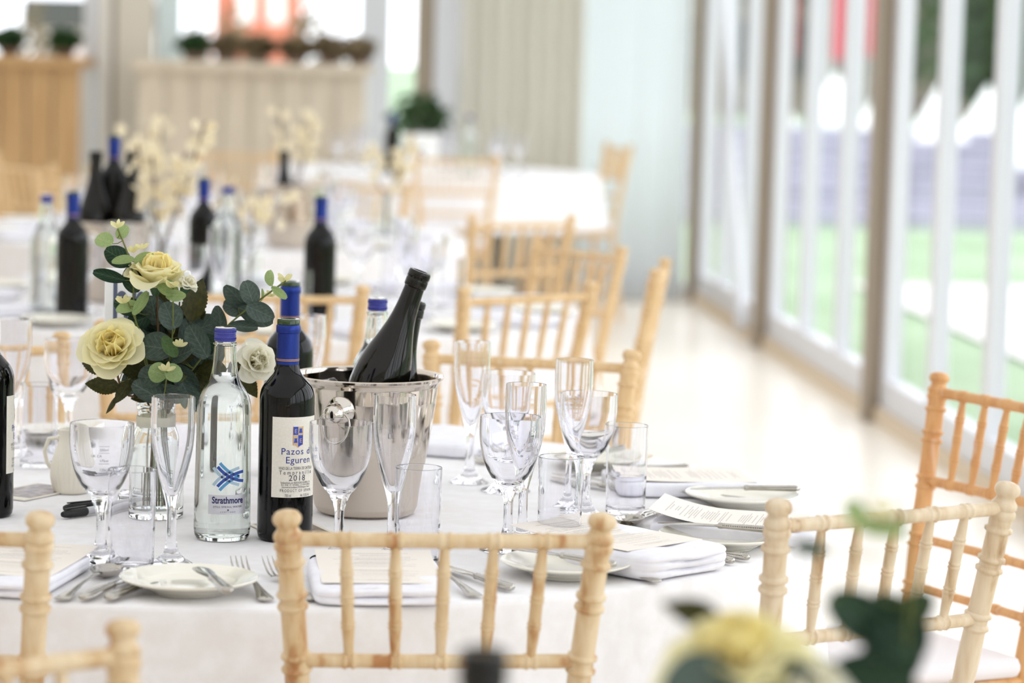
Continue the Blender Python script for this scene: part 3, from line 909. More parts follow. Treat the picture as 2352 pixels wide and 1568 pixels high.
WT_KN = [knurl(.2815), knurl(.2718)]
def water_bottle(x, y, rz, label, tz=TZ, lab=True, group='still water bottles with blue caps'):
    e = empty('water_bottle', (x, y, tz), rz, label, 'bottle', group)
    link('bottle_body', WT_BODY, m_wglass, e); link('water', WT_WATER, m_water, e)
    c = link('screw_cap', WT_CAP, m_bcap, e); link('cap_top', WT_CAPTOP, m_steel, c)
    for k in WT_KN: link('knurled_ring', k, m_bcap, c)
    if lab:
        L = None
        for n, me, ma in WATER_LABEL:
            o = link(n, me, ma, L if (L and n == 'lettering') else e)
            if n == 'label': L = o
    return e
water_bottle(-.385, 4.012, 0, 'sharp clear still water bottle with blue crossed logo')
water_bottle(-.204, 4.511, R2(160), 'water bottle with blue cap standing behind the ice bucket')

# ice bucket
bo = [(0, .002), (.062, .001), (.069, .004), (.0735, .012), (.080, .05), (.0905, .11), (.0985, .165), (.1005, .186), (.1030, .1915), (.1075, .1955), (.1082, .1985), (.1062, .2000), (.1015, .1985), (.0990, .1940), (.0985, .186), (.0965, .165), (.0885, .11), (.078, .05), (.0715, .013), (.066, .006), (0, .006)]
bk = empty('ice_bucket', (-.204, 4.262, TZ), 0, 'steel ice bucket with ring handles holding dark bottles', 'bucket')
link('bucket_body', lathe(bo, 72, 30), m_bucket, bk)
def torus(Rr, r, n=40, k=8):
    V, F = [], []
    for i in range(n):
        a = 2 * math.pi * i / n
        for j in range(k):
            b = 2 * math.pi * j / k
            V.append(((Rr + r * math.cos(b)) * math.cos(a), r * math.sin(b), (Rr + r * math.cos(b)) * math.sin(a)))
    for i in range(n):
        for j in range(k):
            F.append((i * k + j, ((i + 1) % n) * k + j, ((i + 1) % n) * k + (j + 1) % k, i * k + (j + 1) % k))
    return mk(V, F, 60)
for a in (-20, 160):
    hub = link('handle_boss', lathe([(.0165, 0), (.0165, .002), (.012, .006), (.0085, .010), (.0078, .015), (.0105, .019), (.0118, .024), (.0105, .030), (.0065, .0345), (0, .036)], 32, 50), m_steel, bk)
    ang = R2(a)
    d = Vector((math.sin(ang), -math.cos(ang), 0))
    hub.rotation_mode = 'QUATERNION'
    hub.rotation_quaternion = Vector((0, 0, 1)).rotation_difference((d + Vector((0, 0, -.12))).normalized())
    hub.scale = (1.25, 1.25, 1.1); hub.location = d * .0955 + Vector((0, 0, .158))
    rg = link('ring_handle', torus(.0245, .0016), m_steel, bk)
    rg.rotation_euler = (R2(-8), 0, ang)
    rg.location = d * .119 + Vector((0, 0, .136))
rd = random.Random(4)
ICE = []
for k in range(3):
    me = rbox(.03, .03, .026, .008, 4)
    ICE.append(me)
for k, (x, y, z, lb) in enumerate(((-.052, -.005, .166, 'clear ice cube showing above the steel bucket rim'), (-.062, .030, .150, 'ice cube against the far wall of the steel bucket'), (-.030, .062, .142, 'ice cube in the bucket behind the tilted bottle'),
        (.062, -.030, .140, 'ice cube against the right wall of the bucket'), (.020, -.068, .136, 'ice cube inside the near wall of the bucket'), (-.045, -.050, .140, 'ice cube low in the bucket beside the handle boss'))):
    o = link('ice_cube', ICE[k % 3], m_ice)
    o.location = (-.204 + x, 4.262 + y, TZ + z); o.rotation_euler = (rd.uniform(-.5, .5), rd.uniform(-.5, .5), rd.uniform(0, 3))
    tag(o, lb, 'ice', 'ice cubes in the bucket')
# burgundy bottles in the bucket
bp = [(0, .012), (.028, .006), (.036, .001), (.0405, .006), (.0415, .013), (.0415, .10)] + smoothprof([(.0415, .115), (.0412, .13), (.0392, .148), (.0345, .168), (.0282, .188), (.0225, .207), (.0182, .226), (.0158, .247), (.0147, .268)], 4) + [(.0146, .272), (.0160, .2735), (.0163, .2765), (.0163, .283), (.0158, .2842), (.0158, .286), (.0165, .287), (.0165, .2935), (.0150, .2965), (.0110, .2968), (.0098, .2945)]
BG = lathe(bp, 48, 35); BGI = lathe([(.0099, .2946), (.0093, .285), (.0090, .262), (0, .250)], 32, 50)
def burgundy(loc, axis, label):
    e = empty('burgundy_bottle', loc, 0, label, 'bottle', 'dark bottles cooling in the bucket')
    e.rotation_mode = 'QUATERNION'
    e.rotation_quaternion = Vector((0, 0, 1)).rotation_difference(Vector(axis).normalized())
    link('bottle_body', BG, m_bottle2, e); link('mouth', BGI, m_amber, e)
    return e
burgundy((-.229, 4.236, TZ + .071), (.327, -.0, .945), 'tilted open brown bottle rising highest from the ice bucket')
burgundy((-.200, 4.300, TZ + .012), (.2, .04, .98), 'dark bottle in the bucket mostly hidden by the tilted one')

# plates
PLATE = lathe([(0, .003), (.038, .0025), (.041, .0), (.044, .0005), (.046, .003), (.060, .0095), (.081, .0165), (.0845, .0185), (.0850, .0200), (.0838, .0208), (.0805, .0195), (.060, .0128), (.052, .0088), (.046, .0072), (0, .0068)], 64, 35)
def plate(x, y, label):
    o = link('side_plate', PLATE, m_china); o.location = (x, y, TZ)
    return tag(o, label, 'plate', 'ivory side plates')
plate(-.386, 3.618, 'ivory side plate at the table front with a butter knife on it')
plate(.077, 3.800, 'ivory side plate behind the spindles of the front chair')
plate(.292, 4.045, 'ivory side plate between the folded napkin and curved menu')
plate(.348, 4.416, 'ivory side plate behind the curved menu, near the aisle')
plate(.148, 4.782, 'ivory side plate seen through the tumblers across the table')
plate(-.75, 4.90, 'ivory side plate behind the white jug')

# cutlery: modelled along +Y, handle end at y=0, tip at y=L
def strip(sec, smooth=50):
    """sec: list of (y, halfwidth, z_mid, thickness, dome)"""
    V, F, k = [], [], 8
    for y, w, z, t, dm in sec:
        for j in range(k):
            a = 2 * math.pi * j / k
            V.append((w * math.cos(a), y, z + t * math.sin(a) + dm * (1 - math.cos(a) ** 2)))
    for i in range(len(sec) - 1):
        for j in range(k):
            n = (j + 1) % k
            F.append((i * k + j, i * k + n, (i + 1) * k + n, (i + 1) * k + j))
    F.append(tuple(range(k - 1, -1, -1))); F.append(tuple((len(sec) - 1) * k + j for j in range(k)))
    # orientation of tubes differs from the tube() helper
    return mk(V, [tuple(reversed(f)) for f in F], smooth)
HANDLE = [(0, .002, .006, .002, 0), (.002, .006, .006, .0038, 0), (.008, .0088, .006, .0048, 0), (.018, .0086, .006, .0048, 0), (.05, .0070, .0065, .0042, 0), (.078, .0058, .007, .0038, 0), (.083, .0066, .007, .0044, 0), (.086, .0052, .007, .0038, 0)]
KNIFE_H = strip(HANDLE)
KNIFE_B = strip([(.086, .0048, .007, .0026, 0), (.092, .0065, .007, .0012, 0), (.11, .0095, .0068, .0009, 0), (.16, .0100, .006, .0008, 0), (.19, .0098, .005, .0007, 0), (.205, .0070, .0045, .0006, 0), (.213, .002, .004, .0005, 0)])
BUT_B = strip([(.086, .0048, .007, .0022, 0), (.092, .0065, .007, .0012, 0), (.12, .0108, .0068, .0009, 0), (.150, .0112, .006, .0008, 0), (.164, .0075, .0055, .0006, 0), (.170, .002, .005, .0005, 0)])
beadV, beadF = [], []
for sgn in (-1, 1):
    for i in range(30):
        y = .006 + i * .0025
        w = .0072 - .0018 * i / 30
        b = len(beadV)
        beadV += [(sgn * w + dx, y + dy, .0093 + dz) for dx, dy, dz in ((.0009, 0, 0), (-.0009, 0, 0), (0, .0009, 0), (0, -.0009, 0), (0, 0, .0012))]
        beadF += [(b, b + 2, b + 4), (b + 2, b + 1, b + 4), (b + 1, b + 3, b + 4), (b + 3, b, b + 4)]
BEADS = mk(beadV, beadF, 0)
F_H = strip([(0, .003, .0035, .0012, 0), (.003, .0095, .0035, .0018, .0004), (.012, .0105, .004, .0020, .0006), (.04, .0070, .006, .0019, .0006), (.075, .0038, .009, .0019, 0), (.11, .0030, .011, .0020, 0), (.128, .0048, .0102, .0018, 0), (.136, .0088, .0085, .0014, 0), (.146, .0118, .0062, .0012, 0), (.152, .0122, .0052, .0011, 0)])
TINE = [strip([(.150, .0016, .0054, .0011, 0), (.162, .0015, .0052, .0010, 0), (.176, .00145, .0085, .0010, 0), (.190, .0012, .0148, .0009, 0), (.201, .0005, .0220, .0005, 0)]) for _ in range(1)][0]
S_B = lathe([(0, 0), (.3, .05), (.6, .2), (.85, .55), (.97, .9), (1, 1.0), (.95, .92), (.82, .6), (.58, .26), (.3, .12), (0, .08)], 28, 50)
S_H = strip([(0, .003, .0035, .0012, 0), (.003, .0095, .0035, .0018, .0004), (.012, .0105, .004, .0020, .0006), (.04, .0070, .006, .0019, .0006), (.075, .0038, .009, .0019, 0), (.115, .0030, .0115, .0020, 0), (.138, .0042, .0100, .0018, 0), (.150, .004, .0085, .0012, 0)])
def along(o, tip, end, tz):
    v = Vector((tip[0] - end[0], tip[1] - end[1], 0))
    o.location = (end[0], end[1], tz); o.rotation_euler = (0, 0, math.atan2(-v.x, v.y))
GC = 'silver cutlery on the front table'
def knife(tip, end, label, tz=TZ, butter=False):
    e = empty('butter_knife' if butter else 'table_knife', label=label, cat='knife', group=GC)
    along(e, tip, end, tz + .0005)
    h = link('handle', KNIFE_H, m_cut, e); link('beading', BEADS, m_cut, h)
    link('blade', BUT_B if butter else KNIFE_B, m_cut, e)
    return e
def fork(tip, end, label, tz=TZ):
    e = empty('table_fork', label=label, cat='fork', group=GC); along(e, tip, end, tz + .0005)
    link('handle', F_H, m_cut, e)
    for k in range(4):
        o = link('tine', TINE, m_cut, e); o.location = (-.0099 + k * .0066, 0, 0)
    return e
def spoon(tip, end, label, tz=TZ):
    e = empty('table_spoon', label=label, cat='spoon', group=GC); along(e, tip, end, tz + .0005)
    link('handle', S_H, m_cut, e)
    b = link('bowl', S_B, m_cut, e); b.location = (0, .176, .0005); b.scale = (.0205, .032, .0115)
    return e
fork((-.345, 3.775), (-.286, 3.560), 'fork with upright tines just right of the front plate')
fork((-.308, 3.783), (-.234, 3.570), 'second fork beside the front chair post')
knife((-.376, 3.640), (-.326, 3.490), 'butter knife lying across the front side plate', TZ + .0200, True)
spoon((-.492, 3.735), (-.530, 3.53), 'round-bowled spoon in front of the left tumbler')
knife((-.447, 3.715), (-.504, 3.53), 'knife lying beside the round-bowled spoon')
knife((-.418, 3.69), (-.474, 3.532), 'knife half hidden under the front plate edge')
knife((-.115, 3.866), (.008, 3.668), 'broad-bladed knife seen between the front chair spindles')
spoon((-.098, 3.79), (-.035, 3.622), 'spoon handle below the broad-bladed knife')
fork((.040, 3.915), (.195, 3.755), 'fork pointing inwards beside the plate behind the front chair')
knife((-.015, 3.86), (.138, 3.74), 'butter knife across the plate behind the front chair', TZ + .0200, True)
knife((.152, 4.048), (.300, 3.905), 'beaded knife emerging below the white folded napkin')
knife((.166, 4.064), (.322, 3.933), 'second beaded knife behind the folded napkin')
fork((.203, 4.240), (.375, 4.105), 'fork with curved tines under the curved menu card')
fork((.203, 4.205), (.37, 4.075), 'nearer fork under the curved menu card')
knife((.200, 4.085), (.372, 4.040), 'butter knife across the plate below the curved menu', TZ + .0200, True)
knife((.150, 4.135), (.223, 4.325), 'short knife with shining handle beside the right tumbler')
spoon((.172, 4.20), (.232, 4.37), 'spoon half under the curved menu beside the short knife')
knife((.245, 4.395), (.435, 4.432), 'long butter knife across the rearmost bright plate', TZ + .0200, True)
fork((.190, 4.505), (.375, 4.476), 'fork with dark tines under the farther menu napkin')
fork((.190, 4.485), (.37, 4.455), 'nearer fork under the farther menu napkin')
knife((.072, 4.612), (.200, 4.475), 'dull knife seen through the right tumbler')
knife((.085, 4.640), (.215, 4.52), 'second dull knife seen through the right tumbler')
knife((.20, 4.72), (.29, 4.77), 'knife handle behind the tumbler at the table edge')
fork((-.105, 4.915), (-.035, 4.765), 'fork on the napkin left of the tall flute')
fork((-.085, 4.925), (-.005, 4.785), 'second fork on the napkin left of the tall flute')
knife((.120, 4.765), (.185, 4.835), 'knife across the plate seen through the tumblers', TZ + .0200, True)

# napkins and menus
def napkin(cx, cy_, face, label, h=.026, w=.165, L=.235):
    f = Vector((*face, 0)).normalized()
    rdm = random.Random(int(cx * 997))
    p1, p2 = rdm.uniform(0, 6), rdm.uniform(0, 6)
    V, F, rings = [], [], []
    nb, na = 25, 72
    nf = 3 if h > .03 else 2
    for j in range(nb):                       # bulging rounded rim, bottom to top
        v = j / (nb - 1) * 2 - 1
        ins = (1 - (1 - v ** 4) ** .5) * h * .4
        rings.append(len(V))
        for i in range(na):
            a = 2 * math.pi * i / na
            c, q = math.cos(a), math.sin(a)
            m_ = (abs(c) ** 10 + abs(q) ** 10) ** (-.1)          # superellipse = soft rectangle
            endw = max(0, -q) ** 6 + .25 * max(0, c) ** 6           # the open, pleated end
            groove = .011 * endw * (1 - abs(math.sin(math.pi * nf * (v + 1) / 2 + .25 * math.sin(3 * c + p1)))) ** 2
            skew = .006 * endw * math.sin(2.2 * v + p2)
            x, y = c * m_ * (w / 2 - ins - groove * .5), q * m_ * (L / 2 - ins - groove + skew)
            wob = (.05 * math.sin(2 * a + p1) + .04 * math.sin(5 * a + p2)) * h * (v + 1) / 2
            V.append((x, y, max(0, h * (v + 1) / 2 + wob)))
    for A, B in zip(rings, rings[1:]):
        for i in range(na):
            j = (i + 1) % na
            F.append((A + i, A + j, B + j, B + i))
    for r_, rev in ((rings[0], True), (rings[-1], False)):
        c_ = len(V); V.append((0, 0, sum(V[r_ + i][2] for i in range(na)) / na))
        for i in range(na):
            j = (i + 1) % na
            F.append((r_ + j, r_ + i, c_) if rev else (r_ + i, r_ + j, c_))
    e = link('folded_napkin', mk(V, F, 60), m_napkin)
    e.location = (cx, cy_, TZ + .0008); e.rotation_euler = (0, 0, math.atan2(-f.x, f.y))
    return tag(e, label, 'napkin', 'folded white napkins')
def menu(cx, cy_, face, label, z, curl=.0, twist=0., w=.148, L=.21):
    f = Vector((*face, 0)).normalized()
    V, F = [], []
    nx, ny = 6, 16
    for s in (0, 1):
        for j in range(ny + 1):
            for i in range(nx + 1):
                u, v = i / nx * 2 - 1, j / ny * 2 - 1
                zz = curl * max(0, v) ** 2 + twist * u * v
                V.append((u * w / 2, v * L / 2, zz + s * .0005))
    r = nx + 1; o = r * (ny + 1)
    for j in range(ny):
        for i in range(nx):
            a = j * r + i
            F.append((a, a + r, a + r + 1, a + 1)); F.append((o + a, o + a + 1, o + a + r + 1, o + a + r))
    for i in range(nx):
        F.append((i, i + 1, o + i + 1, o + i)); b = ny * r; F.append((b + i + 1, b + i, o + b + i, o + b + i + 1))
    for j in range(ny):
        a = j * r; F.append((a + r, a, o + a, o + a + r)); a += nx; F.append((a, a + r, o + a + r, o + a))
    ob = link('menu_card', mk(V, F, 60), m_menu)
    ob.location = (cx, cy_, TZ + z); ob.rotation_euler = (0, 0, math.atan2(-f.x, f.y))
    return tag(ob, label, 'menu', 'printed menu cards')
napkin(-.160, 3.672, (-.11, .99), 'folded white napkin behind the front chair spindles', .02)
menu(-.160, 3.700, (-.11, .99), 'menu card on the napkin behind the front chair spindles', .0215, .004)
napkin(.155, 3.893, (-.72, .69), 'thick folded white napkin with visible layers at the table edge', .034)
menu(.130, 3.915, (-.72, .69), 'menu card on the thick napkin at the table edge', .0355, .006)
napkin(.325, 4.150, (-.975, .20), 'folded napkin under the curved menu card', .022)
menu(.312, 4.150, (-.975, .20), 'curved menu card with rounded corner lifting over the forks', .0240, .018)
napkin(.268, 4.555, (-.98, -.14), 'folded napkin farther along the table edge under a menu', .022)
menu(.262, 4.555, (-.98, -.14), 'farther menu card on a napkin beside the pale aisle', .0240, .004)
napkin(-.62, 3.66, (.15, .99), 'white napkin behind the left cut-off chair', .018)
menu(-.61, 3.70, (.15, .99), 'menu card at the left photo edge', .0195, .004)
napkin(-.10, 4.955, (-.35, -.93), 'white napkin behind the ice bucket under two forks', .022)

# jug, pens, cards, sign
ribs = 26
V, F = [], []
jp = smoothprof([(.022, 0), (.0255, .004), (.029, .018), (.0300, .030), (.0275, .048), (.0215, .066), (.0180, .078), (.0178, .086), (.0205, .0945)], 4)
nn = ribs * 4
for r, z in jp + [(r - .002, z) for r, z in jp[::-1][:-2]]:
    for i in range(nn):
        a = 2 * math.pi * i / nn
        k = 1 + .018 * math.cos(ribs * a) * min(1, z / .02)
        V.append((r * k * math.cos(a), r * k * math.sin(a), z))
L_ = len(V) // nn
for l in range(L_ - 1):
    for i in range(nn):
        j = (i + 1) % nn
        F.append((l * nn + i, l * nn + j, (l + 1) * nn + j, (l + 1) * nn + i))
F.append(tuple(reversed(range(nn))))
jg = empty('cream_jug', (-.643, 4.372, TZ), 0, 'small white ribbed porcelain jug behind the left wine glass', 'jug')
link('jug_body', mk(V, F, 60), m_jug, jg)
link('jug_handle', tube([(-.019, .004, .080), (-.034, .006, .078), (-.040, .006, .060), (-.036, .006, .042), (-.028, .004, .034)], .0032, 8), m_jug, jg)
for i, (a, b, lb) in enumerate((((-.619, 4.13), (-.545, 4.225), 'nearer black capped marker pen beside the wine glass foot'), ((-.625, 4.185), (-.545, 4.255), 'farther black capped marker pen touching the first'))):
    v = Vector((b[0] - a[0], b[1] - a[1], 0)); L = .137
    e = empty('marker_pen', (a[0], a[1], TZ + .0068), math.atan2(-v.x, v.y), lb, 'pen', 'capped marker pens')
    cap = lathe([(0, 0), (.0035, .0005), (.0048, .004), (.0062, .014), (.0066, .044), (.0058, .046), (.0040, .047)], 20, 40)
    bod = lathe([(.0045, .044), (.0055, .046), (.0056, .120), (.0050, .132), (.0030, .137), (0, .137)], 20, 40)
    for nm, me, ma in (('cap', cap, m_black), ('barrel', bod, m_silver)):
        o = link(nm, me, ma, e); o.rotation_euler = (R2(-90), 0, 0)
    link('pocket_clip', box(.0012 - .003, .0042 - .003, .006, .046, .0062, .0078), m_black, e)
m_photo = noise_color(mat('brown_photo_print', rough=.3), (72, 60, 54), (150, 132, 120), (70, 70, 70), .4, .6)
def flatcard(x, y, rz, w, d, label, z=.0004):
    e = empty('photo_card', (x, y, TZ + z), rz, label, 'card')
    link('card_back', box(-w / 2, w / 2, -d / 2, d / 2, 0, .0016), m_label, e); link('photo_print', box(-w / 2 + .006, w / 2 - .006, -d / 2 + .02, d / 2 - .004, .0016, .0019), m_photo, e)
    return e
flatcard(-.292, 4.085, R2(24), .09, .13, 'small photo card lying under the front wine bottle')
flatcard(-.70, 4.36, R2(-28), .085, .14, 'small photo card lying beside the white jug')
sg = empty('table_sign', (-.555, 4.315, TZ), R2(-4), 'white table sign with grey lettering behind the bouquet', 'sign')
link('sign_card', rbox(.125, .006, .150, .0028, 3), m_roofw, sg).location = (.028, 0, .187)
link('sign_stem', tube([(.028, 0, .008), (.028, 0, .19)], .0022, 8), m_steel, sg)
link('sign_base', rbox(.10, .05, .012, .003, 3), m_glass, sg).location = (.028, 0, 0)
lt = link('lettering', SIGN_TXT, mat('slate_blue_print', (92, 100, 124), .6), sg); lt.rotation_euler = (R2(90), 0, 0); lt.location = (-.024, -.0036, .264)

# ------------------------------------------------------------------ flowers
def leaf_mesh(kind, L, w, bend, fold_):
    n = 26 if kind == 'R' else 12
    V, F = [], []
    for i in range(n + 1):
        t = i / n
        if kind == 'R': pw = (math.sin(math.pi * t ** .8)) ** .8 * (1 - .15 * t)
        else: pw = math.sin(math.pi * min(1, .04 + .93 * t)) ** .55
        hw = w / 2 * max(pw, .03)
        if kind == 'R' and 0 < i < n: hw *= (1.05 if i % 2 else .95)
        y = L * t; z = bend * t * t
        V += [(-hw, y, z + fold_ * hw), (-hw * .5, y, z + fold_ * hw * .28), (0, y, z), (hw * .5, y, z + fold_ * hw * .28), (hw, y, z + fold_ * hw)]
    for i in range(n):
        for k in range(4):
            a = i * 5 + k
            F.append((a, a + 1, a + 6, a + 5))
    return mk(V, F, 80)
LEAF = {}
for kd, L, w in (('E', 1, .78), ('D', 1, .74), ('R', 1, .58), ('Y', 1, .8), ('G', 1, .65)):
    LEAF[kd] = [leaf_mesh('R' if kd == 'R' else 'E', 1, 1, b, f) for b, f in ((.18, .35), (-.15, .2), (.05, -.3))]
LEAFM = {(k, i): me for k, l in LEAF.items() for i, me in enumerate(l)}

def place_leaf(parent, kind, x, y, z, L, w, ang, rd, name='leaf', tilt=.45):
    """x,y,z = middle of the leaf; ang = direction base->tip seen from the front"""
    o = link(name, LEAFM[(kind, rd.randrange(3))], m_leaf[kind], parent)
    a = R2(ang)
    yv = Vector((math.cos(a), rd.uniform(-tilt, tilt), math.sin(a))).normalized()
    nrm = Vector((0, -1, 0)) + Vector((rd.uniform(-tilt, tilt), 0, rd.uniform(-.1, tilt * 1.3)))
    xv = yv.cross(nrm).normalized(); zv = xv.cross(yv)
    M = Matrix((xv * w, yv * L, zv * L)).transposed().to_4x4()
    M.translation = Vector((x, y, z)) - yv * L / 2
    o.matrix_local = M
    return Vector((x, y, z)) - yv * L / 2

def petal_mesh(w, L, cup, curl, seed, ruff=.08):
    rd = random.Random(seed)
    V, F = [], []
    nu, nv = 10, 10
    for j in range(nv + 1):
        v = j / nv
        for i in range(nu + 1):
            u = i / nu * 2 - 1
            hw = w * (math.sin(math.pi * (.08 + .62 * v)) ** .8) * (1 if v < .9 else .9)
            yy = L * v * (1 - .12 * u * u * v) + ruff * .12 * L * v * math.sin(7 * u + seed)
            zz = cup * (u * u) * hw + L * .35 * math.sin(math.pi * v * .5) * cup - curl * L * max(0, v - .6) ** 2 * 3 + ruff * .1 * L * v * math.sin(5 * u + seed * 2)
            V.append((u * hw, yy, zz))
    r = nu + 1
    for j in range(nv):
        for i in range(nu):
            a = j * r + i
            F.append((a, a + 1, a + r + 1, a + r))
    return mk(V, F, 80)
PET = [petal_mesh(.52, 1, .5, c, s) for s, c in ((1, .5), (2, .2), (3, .8), (4, .0))]
PET_IN = [petal_mesh(.45, 1, .9, -.2, s, .2) for s in (5, 6)]
def put_petal(parent, me, ma, base, axis, around, incl, L, name='petal'):
    """petal leaving base, turned `around` the axis and opened by incl from it"""
    ax = Vector(axis).normalized()
    e1 = ax.orthogonal().normalized(); e2 = ax.cross(e1)
    out = e1 * math.cos(around) + e2 * math.sin(around)
    yv = (ax * math.cos(incl) + out * math.sin(incl)).normalized()
    zin = (ax * math.sin(incl) - out * math.cos(incl)).normalized()      # towards the flower's axis
    xv = yv.cross(zin)
    mm = me.copy(); mm.materials.clear(); mm.materials.append(ma)
    o = link(name, mm, None, parent)
    M = Matrix((xv * L, yv * L, zin * L)).transposed().to_4x4(); M.translation = Vector(base) + out * L * .06
    o.matrix_local = M
    return o
def rose(parent, loc, axis, size, name='rose', outer=0, seed=1):
    rd = random.Random(seed)
    ax = Vector(axis).normalized()
    r = size / 2
    e = link(name, lathe([(0, -.010), (.004, -.010), (.007, -.004), (.0085, .002), (.006, .006), (0, .006)], 12, 60), m_leaf['D'], parent)
    e.location = loc; e.rotation_mode = 'QUATERNION'
    e.rotation_quaternion = Vector((0, 0, 1)).rotation_difference(ax)
    Z = (0, 0, 1)
    for ring, (n, inc, L, mi, p) in enumerate(((5, 1.32, 1.05, 0, PET), (6, 1.02, 1.0, 0, PET), (6, .78, .95, 0, PET), (7, .55, .90, 1, PET_IN), (7, .40, .80, 1, PET_IN), (6, .27, .64, 2, PET_IN), (5, .15, .5, 2, PET_IN))):
        for k in range(n):
            put_petal(e, p[rd.randrange(len(p))], m_pet[max(mi, 0)] if outer == 0 else (m_white_pet if mi < 2 else m_pet[0]), (0, 0, .001 * ring), Z, k * 2 * math.pi / n + ring * .6 + rd.uniform(-.15, .15), inc + rd.uniform(-.08, .08), r * L * rd.uniform(.93, 1.07))
    return e
def bud(parent, x, y, z, s, rd, name='bud'):
    e = None
    V, F = [], []
    for k in range(5):
        a = k * 1.256 + rd.uniform(0, .5)
        d = Vector((math.cos(a) * .8, math.sin(a) * .5, rd.uniform(.2, 1))).normalized()
        b = len(V); q = d.orthogonal().normalized()
        for i in range(6):
            t = i / 5
            ww = s * .28 * math.sin(math.pi * (.1 + .8 * t))
            V += [d * s * t + q * ww, d * s * t - q * ww]
        F += [(b + 2 * i, b + 2 * i + 1, b + 2 * i + 3, b + 2 * i + 2) for i in range(5)]
    o = link(name, mk(V, F, 80), m_bud, parent); o.location = (x, y, z)
    return o

VB = Vector((-.495, 4.178, TZ))
vs = empty('bottle_vase', VB, 0, 'clear glass vase holding the cream roses', 'vase')
vout = [(.030, 0), (.0385, .001), (.0392, .004), (.0390, .010), (.0385, .09)] + smoothprof([(.0385, .092), (.0372, .106), (.0320, .120), (.0275, .130), (.0262, .140)], 3) + [(.0262, .150), (.0282, .152), (.0284, .158), (.0272, .160)]
vin = [(0, .013), (.030, .012), (.0355, .016), (.0360, .09)] + smoothprof([(.0360, .092), (.0347, .105), (.0296, .118), (.0252, .129), (.0240, .140)], 3) + [(.0245, .1595)]
link('vase_body', lathe([(0, .001)] + vout + vin[::-1], 44, 35), m_wglass, vs)
link('ribbon', lathe([(.0268, .128), (.0285, .1285), (.0285, .1425), (.0268, .143)], 40, 30, True), m_white_pet, vs)
LV = [('Y',-76,-10,388,28,25,160),('Y',-52,0,399,22,17,50),('D',-59,5,364,39,30,150),('Y',-49,-12,361,31,14,185),('Y',-20,-10,364,29,18,20),('D',-36,0,334,39,31,100),('D',-23,8,343,30,20,60),('D',-68,-5,337,45,18,168),('D',-44,0,297,39,28,170),('Y',-40,-25,297,32,19,195),('Y',-22,-20,303,41,15,60),('D',-27,5,276,39,26,205),('D',-15,20,288,37,30,120),('Y',16,-30,325,31,25,150),('Y',29,-35,317,32,17,5),('R',50,25,306,70,37,80),('R',45,30,276,50,27,35),('E',19,-20,286,39,37,110),('E',-8,30,294,37,27,80),('E',57,-15,251,55,34,125),('E',0,-22,242,49,44,170),('G',21,-40,245,34,20,130),('E',40,-25,233,45,31,20),('Y',7,-55,210,26,29,160),('Y',29,-55,210,26,28,20),('E',-1,-35,203,40,33,200),('E',-8,-35,180,51,34,150),('E',30,-30,177,58,30,-12),('E',47,-15,172,44,30,-60),('R',-90,-10,216,54,28,155),('R',-66,10,208,37,27,190),('R',-73,-15,184,49,28,178),('R',-45,-25,179,41,20,240),('R',-61,-30,159,27,9,245),('R',-27,5,187,44,30,200),('R',-38,15,205,41,29,160),('R',76,10,205,52,36,5),('R',65,5,184,47,30,-30),('R',124,20,188,50,28,-55),('R',111,35,202,37,24,-120),('E',85,15,280,47,23,95),('E',108,5,314,52,26,128),('E',128,-10,320,37,28,110),('E',106,15,296,34,29,170),('E',144,-25,295,41,28,-25),('E',137,-5,290,58,35,-15),('E',118,0,271,40,17,-8),('Y',156,-5,341,25,15,100),('Y',168,-10,321,26,12,-40),('Y',144,5,317,16,5,90),('E',-15,35,260,50,36,140),('E',15,40,260,50,36,60),('E',40,40,205,50,36,10),('E',-14,45,218,50,36,160),('E',13,40,193,50,36,270),('D',-39,30,260,44,28,150),('R',2,45,297,50,30,100),('R',33,50,285,50,30,60),('E',65,35,224,50,34,20),('D',-11,50,236,50,36,200),('E',28,55,224,44,36,80),('R',-19,10,169,37,24,200),('E',14,5,165,44,30,250)]
rdl = random.Random(31)
for _ in range(34):
    a_, r_ = rdl.uniform(0, 6.28), rdl.uniform(.15, 1) ** .6
    kd_ = rdl.choice('EEDRRD')
    LV.append((kd_, int(12 + 62 * r_ * math.cos(a_)), int(rdl.uniform(0, 60)), int(232 + 68 * r_ * math.sin(a_)), int(rdl.uniform(40, 56)), int(rdl.uniform(28, 38)), int(math.degrees(a_) + rdl.uniform(-40, 40))))
BUDS = [(-58, -5, 406, 15), (-35, -14, 372, 13), (-22, -14, 378, 14), (-45, -30, 303, 16), (22, -38, 327, 15), (36, -45, 246, 14), (20, -62, 214, 16), (176, -8, 337, 17), (158, 0, 315, 14)]
